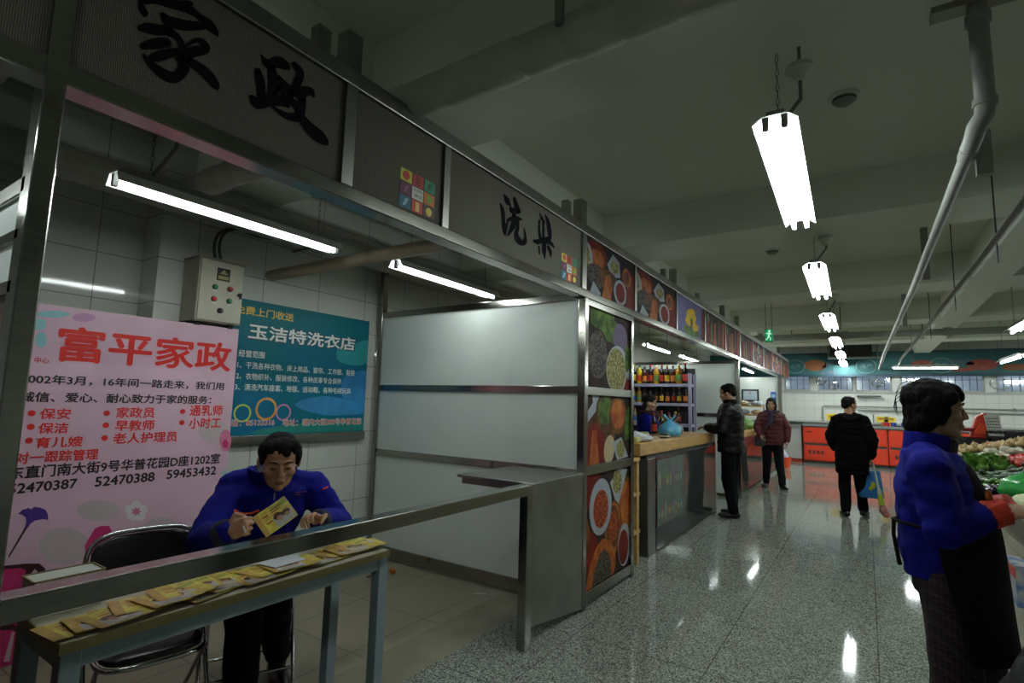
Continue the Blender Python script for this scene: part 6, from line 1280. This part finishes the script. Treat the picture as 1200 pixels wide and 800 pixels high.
# ---------------------------------------------------------------- standing figures in the hall (local: faces +Y, right = +X)
def standing(label, loc, rz, ht, head_dir, arms, coat, coatm, trous, hairfn, legs=None, hem=.62, puff=.03, fine=.008, hand_curl=(.4, .5, .4), extra=None, bands=0, hands=True, skin=SKIN, handdirs=None):
    k = ht/1.70; t = thing('person', label, 'person', (0, 0, 0))
    V = lambda x, y, z: Vector((x, y, z))*k
    hd_ = Head(V(0, .03, 1.585), head_dir, k=k)
    sh_ = [V(-.165, -.01, 1.365), V(.165, -.01, 1.365)]; legs = legs or [((-.09, 0, .90), (-.10, .02, .49), (-.10, -.02, .09)), ((.09, 0, .90), (.10, .02, .49), (.10, -.02, .09))]
    lg = [[V(*p) for p in l] for l in legs]; ar = [[sh_[i]]+[V(*p) for p in arms[i]] for i in (0, 1)]
    def torso(mb, g, z0):
        XX, YY = Vector((1, 0, 0))*k, Vector((0, 1, 0))*k
        zs = [(z0, .165, .12), (.80, .17, .125), (.95, .165, .12), (1.10, .155, .115), (1.28, .17, .125), (1.38, .165, .105), (1.45, .085, .075)]
        mb.loft([(V(0, 0, z), XX*(a+g), YY*(b+g)) for z, a, b in zs if z >= z0])
    mb = MB(); hd_.skin(mb); mb.cap(V(0, -.01, 1.40), .058*k, hd_.p(0, -.02, -.06), .053*k); torso(mb, -.02, .8)
    for a in ar: limb(mb, a, [.05*k, .04*k, .028*k])
    for l in lg: limb(mb, l, [.08*k, .057*k, .04*k])
    for i, a in enumerate(ar):
        d = (a[2]-a[1]).normalized(); s_ = -1 if i == 0 else 1
        if handdirs and handdirs[i]: hand(mb, a[2], *[Vector(q) for q in handdirs[i]], k, hand_curl)
        else: hand(mb, a[2], d, Vector((-s_, 0, 0)) if abs(d.z) > .6 else Vector((0, 0, -1)), Vector((0, 1, 0)) if abs(d.z) > .6 else Vector((-s_, 0, 0)), k, hand_curl)
    bo = blob(mb, 'body', skin, t, fine, 2); hd_.face(bo)
    hairfn(hd_, bo)
    mb = MB(); torso(mb, puff*k, hem)
    for a in ar: d = (a[2]-a[1]).normalized(); limb(mb, [a[0], a[1], a[2]-d*.03*k], [(.055+puff*.6)*k, (.05+puff)*k, (.034+puff*.8)*k])
    for s_ in (0, 1): limb(mb, [V((-.06, .06)[s_], -.01, 1.43), sh_[s_]], [.05*k, (.055+puff*.6)*k])
    ck = blob(mb, coat, coatm, t, .012, 3, (.010, 9, (1, 1, 2.2)))
    if bands:
        for i in range(bands):
            z = hem+.05+(1.36-hem)*i/bands
            me = ck.data
            for v in me.vertices:
                q = (v.co.z/k-z)/.012
                if abs(q) < 2 and abs(v.co.x) < .2*k: v.co -= v.normal*.008*math.exp(-q*q)
    mb = MB()
    for l in lg: limb(mb, [l[0], l[1], l[2]+Vector((0, 0, .01))], [.10*k, .08*k, .065*k])
    mb.loft([(V(0, 0, .80), Vector((.16*k, 0, 0)), Vector((0, .115*k, 0))), (V(0, 0, .95), Vector((.16*k, 0, 0)), Vector((0, .115*k, 0)))])
    blob(mb, 'trousers', trous, t, .012, 3, (.008, 10, (1, 1, .6)))
    for l in lg: mb = MB(); shoe(mb, l[2], (l[2].x*.8, .25), k); blob(mb, 'shoe', SHOE, t, .009, 2)
    if extra: extra(t, V, hd_, ar, k, ck, bo)
    t.location = loc; t.rotation_euler = (0, 0, rz); ORG[t] = Vector((0, 0, 0)); return t
def short_hair(h, parent):
    mb = MB(); h.e(mb, (0, -.024, .05), (.081, .096, .08)); h.e(mb, (0, .02, .088), (.064, .058, .034)); h.e(mb, (0, -.07, .0), (.066, .043, .062))
    for q in (-1, 1): h.e(mb, (q*.07, -.02, .03), (.015, .055, .045))
    blob(mb, 'hair', HAIR, parent, .008, 2, (.005, 30, (1, 1, .5)))
LEATH = mat('black_leather', '0c0a08', .55, 0, .2, 8, .3, 60, spec=.18); PUFFB = mat('black_padded_cloth', '040405', .95, 0, .15, 8, .2, 50, spec=.1); PUFFR = mat('dark_red_padded', '480c14', .8, 0, .12, 8, .2, 50); NAVYT = mat('dark_navy_trousers', '06070c', .9, 0, .1, 8, spec=.12); GREYT = mat('charcoal_trousers', '141618', .9, 0, .1, 8, spec=.15)
def x_leather(t, V, h, ar, k, ck, bo):
    mb = MB(); collar(mb, V(0, .0, 1.455), Vector((0, .1, 1)).normalized(), Vector((1, 0, 0)), Vector((0, 1, 0)), .075*k, .05*k, .5, th=.013); blob(mb, 'collar', LEATH, ck, .009, 2)
    part('belt', DARK, t, lambda m: m.tube([V(.19*math.cos(a), .142*math.sin(a), .87) for a in [2*math.pi*i/24 for i in range(24)]], .014*k, 6, closed=True), smooth=60)
standing('man in black leather jacket leaning towards the seasoning counter', (-1.56, 7.80, 0), math.radians(84), 1.775, (-.05, 1, -.22), [[(-.25, .04, 1.12), (-.19, .25, 1.13)], [(.25, .0, 1.13), (.19, .22, 1.10)]], 'jacket', LEATH, NAVYT, short_hair, [((-.09, 0, .90), (-.10, .02, .49), (-.09, -.04, .09)), ((.09, 0, .90), (.10, .03, .49), (.10, .02, .09))], hem=.82, puff=.036, extra=x_leather)
def x_bagman(t, V, h, ar, k, ck, bo):
    mb = MB()
    for i in range(16):
        a = math.pi*(i/15); mb.ell(V(.115*math.cos(a), -.09-.045*math.sin(a), 1.43-.055*math.sin(a)), (.04*k, .035*k, .035*k))
    mb.ell(V(0, -.13, 1.38), (.09*k, .03*k, .06*k)); blob(mb, 'hood', PUFFB, ck, .010, 3, (.006, 14, (1, 1, 1)))
bm_ = standing('man in black padded coat walking away with a blue bag, seen from behind', (-.20, 9.0, 0), math.radians(4), 1.655, (.75, .65, -.05), [[(-.235, .03, 1.12), (-.20, .15, .94)], [(.24, -.04, 1.10), (.235, .02, .855)]], 'coat', PUFFB, TROUS, short_hair, [((-.09, 0, .90), (-.10, .02, .49), (-.10, -.06, .09)), ((.09, 0, .90), (.10, .06, .49), (.12, .14, .09))], hem=.60, puff=.044, extra=x_bagman, bands=6, hand_curl=(1.2, 1.2, .8))
def x_red(t, V, h, ar, k, ck, bo):
    mb = MB(); h.e(mb, (0, -.015, .045), (.09, .105, .085)); h.e(mb, (0, .06, .075), (.066, .035, .035))
    for q in (-1, 1): h.e(mb, (q*.07, .0, -.03), (.03, .06, .09)); h.e(mb, (q*.05, .0, -.12), (.05, .06, .06))
    h.e(mb, (0, -.06, -.06), (.075, .05, .1)); blob(mb, 'knit_hat', mat('dark_knit', '0e0d12', .95, 0, .2, 60), bo, .009, 2, (.004, 40, (1, 1, 1)))
    mb = MB()
    for i in range(20): a = 2*math.pi*i/20; mb.ell(V(.10*math.cos(a), .01+.09*math.sin(a), 1.43), (.04*k, .04*k, .04*k))
    mb.cap(V(.02, .12, 1.42), .05*k, V(.05, .175, 1.18), .045*k); blob(mb, 'scarf', mat('purple_scarf', '251a35', .95, 0, .2, 40), ck, .010, 3, (.008, 25, (1, 1, 1)))
    mb = MB(); mb.loft([(V(.22, .14, .78), Vector((.09*k, 0, 0)), Vector((0, .05*k, 0))), (V(.22, .15, .9), Vector((.10*k, 0, 0)), Vector((0, .06*k, 0))), (V(.21, .15, 1.0), Vector((.08*k, 0, 0)), Vector((0, .04*k, 0)))]); blob(mb, 'shoulder_bag', DARK, t, .010, 3)
    part('bag_strap', DARK, t, lambda m: m.tube(smooth_pts([V(.2, .15, .98), V(.1, .21, 1.15), V(-.08, .20, 1.34), V(-.15, .05, 1.46), V(-.05, -.12, 1.42)], 4), .008, 6), smooth=60)
def nohair(h, parent): pass
standing('woman in dark red padded jacket and dark hat standing by the third stall', (-1.50, 11.15, 0), math.radians(190), 1.66, (.15, 1, -.08), [[(-.26, -.02, 1.12), (-.25, .06, .88)], [(.25, .03, 1.14), (.20, .20, .98)]], 'jacket', PUFFR, GREYT, nohair, [((-.09, 0, .90), (-.11, .02, .49), (-.15, .06, .09)), ((.09, 0, .90), (.10, -.02, .49), (.12, -.10, .09))], hem=.80, puff=.035, extra=x_red, bands=7, skin=SKINP)
def x_sales(t, V, h, ar, k, ck, bo):
    mb = MB(); h.e(mb, (0, -.02, .052), (.088, .10, .082)); h.e(mb, (0, .05, .075), (.07, .045, .035))
    h.e(mb, (0, -.06, -.05), (.07, .05, .08)); blob(mb, 'knit_hat', mat('dark_green_knit', '12160f', .95, 0, .2, 60), bo, .009, 2, (.004, 40, (1, 1, 1)))
    mb = MB()
    for i in range(20): a = 2*math.pi*i/20; mb.ell(V(.12*math.cos(a), .01+.11*math.sin(a), 1.42), (.05*k, .05*k, .06*k))
    blob(mb, 'scarf', mat('maroon_fur', '2a1012', .95, 0, .3, 50), ck, .010, 3, (.012, 30, (1, 1, 1)))
    mb = MB(); mb.loft([(V(0, .09, .8), Vector((.15*k, 0, 0)), Vector((0, .07*k, 0))), (V(0, .10, 1.2), Vector((.14*k, 0, 0)), Vector((0, .06*k, 0))), (V(0, .10, 1.32), Vector((.1*k, 0, 0)), Vector((0, .04*k, 0)))]); blob(mb, 'apron', NAVYD, ck, .010, 3)
sp_ = ay(762, 475, 7.3)
standing('saleswoman in blue top and dark hat behind the seasoning counter', (sp_.x-.03, 7.28, 0), math.radians(-75), 1.60, (.05, 1, -.1), [[(-.25, .03, 1.12), (-.18, .25, 1.10)], [(.25, .03, 1.12), (.18, .25, 1.08)]], 'jacket', BLUE, TROUS, nohair, hem=.72, puff=.035, extra=x_sales, skin=SKINP)
# blue bag and a small bag of pork carried by the man in black
hb = Vector((-.20, 9.0, 0))+Matrix.Rotation(math.radians(4), 3, 'Z') @ Vector((.245*1.655/1.7, .03, .855*1.655/1.7-.06))
BB = mat('blue_tote', '1c6fb0', .55, 0, .1, 6, .2, 30)
bg = thing('tote_bag', 'blue tote bag with yellow print carried by the man in black', 'bag', (hb.x-.02, hb.y, .27))
def tote(m):
    m.loft([((hb.x-.03, hb.y+.02, .27), (.13, 0, 0), (0, .05, 0)), ((hb.x-.03, hb.y+.02, .29), (.15, .01, 0), (0, .06, 0)), ((hb.x-.035, hb.y+.02, .48), (.14, .01, 0), (0, .045, 0)), ((hb.x-.04, hb.y+.02, .64), (.125, .01, 0), (0, .02, 0))])
mb = MB(); tote(mb); tb_ = mb.build('bag_body', BB, bg, smooth=60)
for s_ in (-1, 1): part('handle', BB, bg, lambda m: m.tube(smooth_pts([Vector((hb.x-.13, hb.y+.02+s_*.015, .63)), Vector((hb.x-.06, hb.y+s_*.008, .74)), Vector((hb.x, hb.y, hb.z-.02)), Vector((hb.x+.01, hb.y, .72)), Vector((hb.x+.04, hb.y+.02+s_*.015, .63))], 4), .008, 6), smooth=60)
part('print', mat('tote_print', 'b8c03a', .6), tb_, lambda m: (m.ell((hb.x+.0, hb.y-.035, .45), (.03, .008, .05), None, 10, 6), m.ell((hb.x-.03, hb.y-.035, .40), (.025, .008, .03), None, 10, 6)))
mt_ = thing('meat_bag', 'thin pale bag of pink meat hanging from the hand of the man in black', 'bag', (hb.x+.10, hb.y-.06, .06))
part('wrapper', mat('wrapper_pale', 'b0b4a8', .35), mt_, lambda m: m.tube(smooth_pts([Vector((hb.x+.01, hb.y-.02, hb.z)), Vector((hb.x+.03, hb.y-.05, .62)), Vector((hb.x+.06, hb.y-.06, .42)), Vector((hb.x+.085, hb.y-.06, .26))], 4), [.010]*5+[.016]*4+[.03]*4, 8), smooth=60)
part('label_band', mat('wrapper_lime', 'a8c02a', .5), mt_, lambda m: m.tube([(hb.x+.072, hb.y-.062, .34), (hb.x+.088, hb.y-.062, .20)], [.03, .036], 10), smooth=60)
mb = MB(); mb.ell((hb.x+.10, hb.y-.06, .13), (.05, .045, .06)); mb.ell((hb.x+.13, hb.y-.06, .08), (.045, .04, .045)); mb.ell((hb.x+.09, hb.y-.06, .18), (.035, .03, .04))
blob(mb, 'meat', mat('raw_pork', 'b0706a', .4, 0, .2, 12), mt_, .008, 2, (.006, 25, (1, 1, 1)))
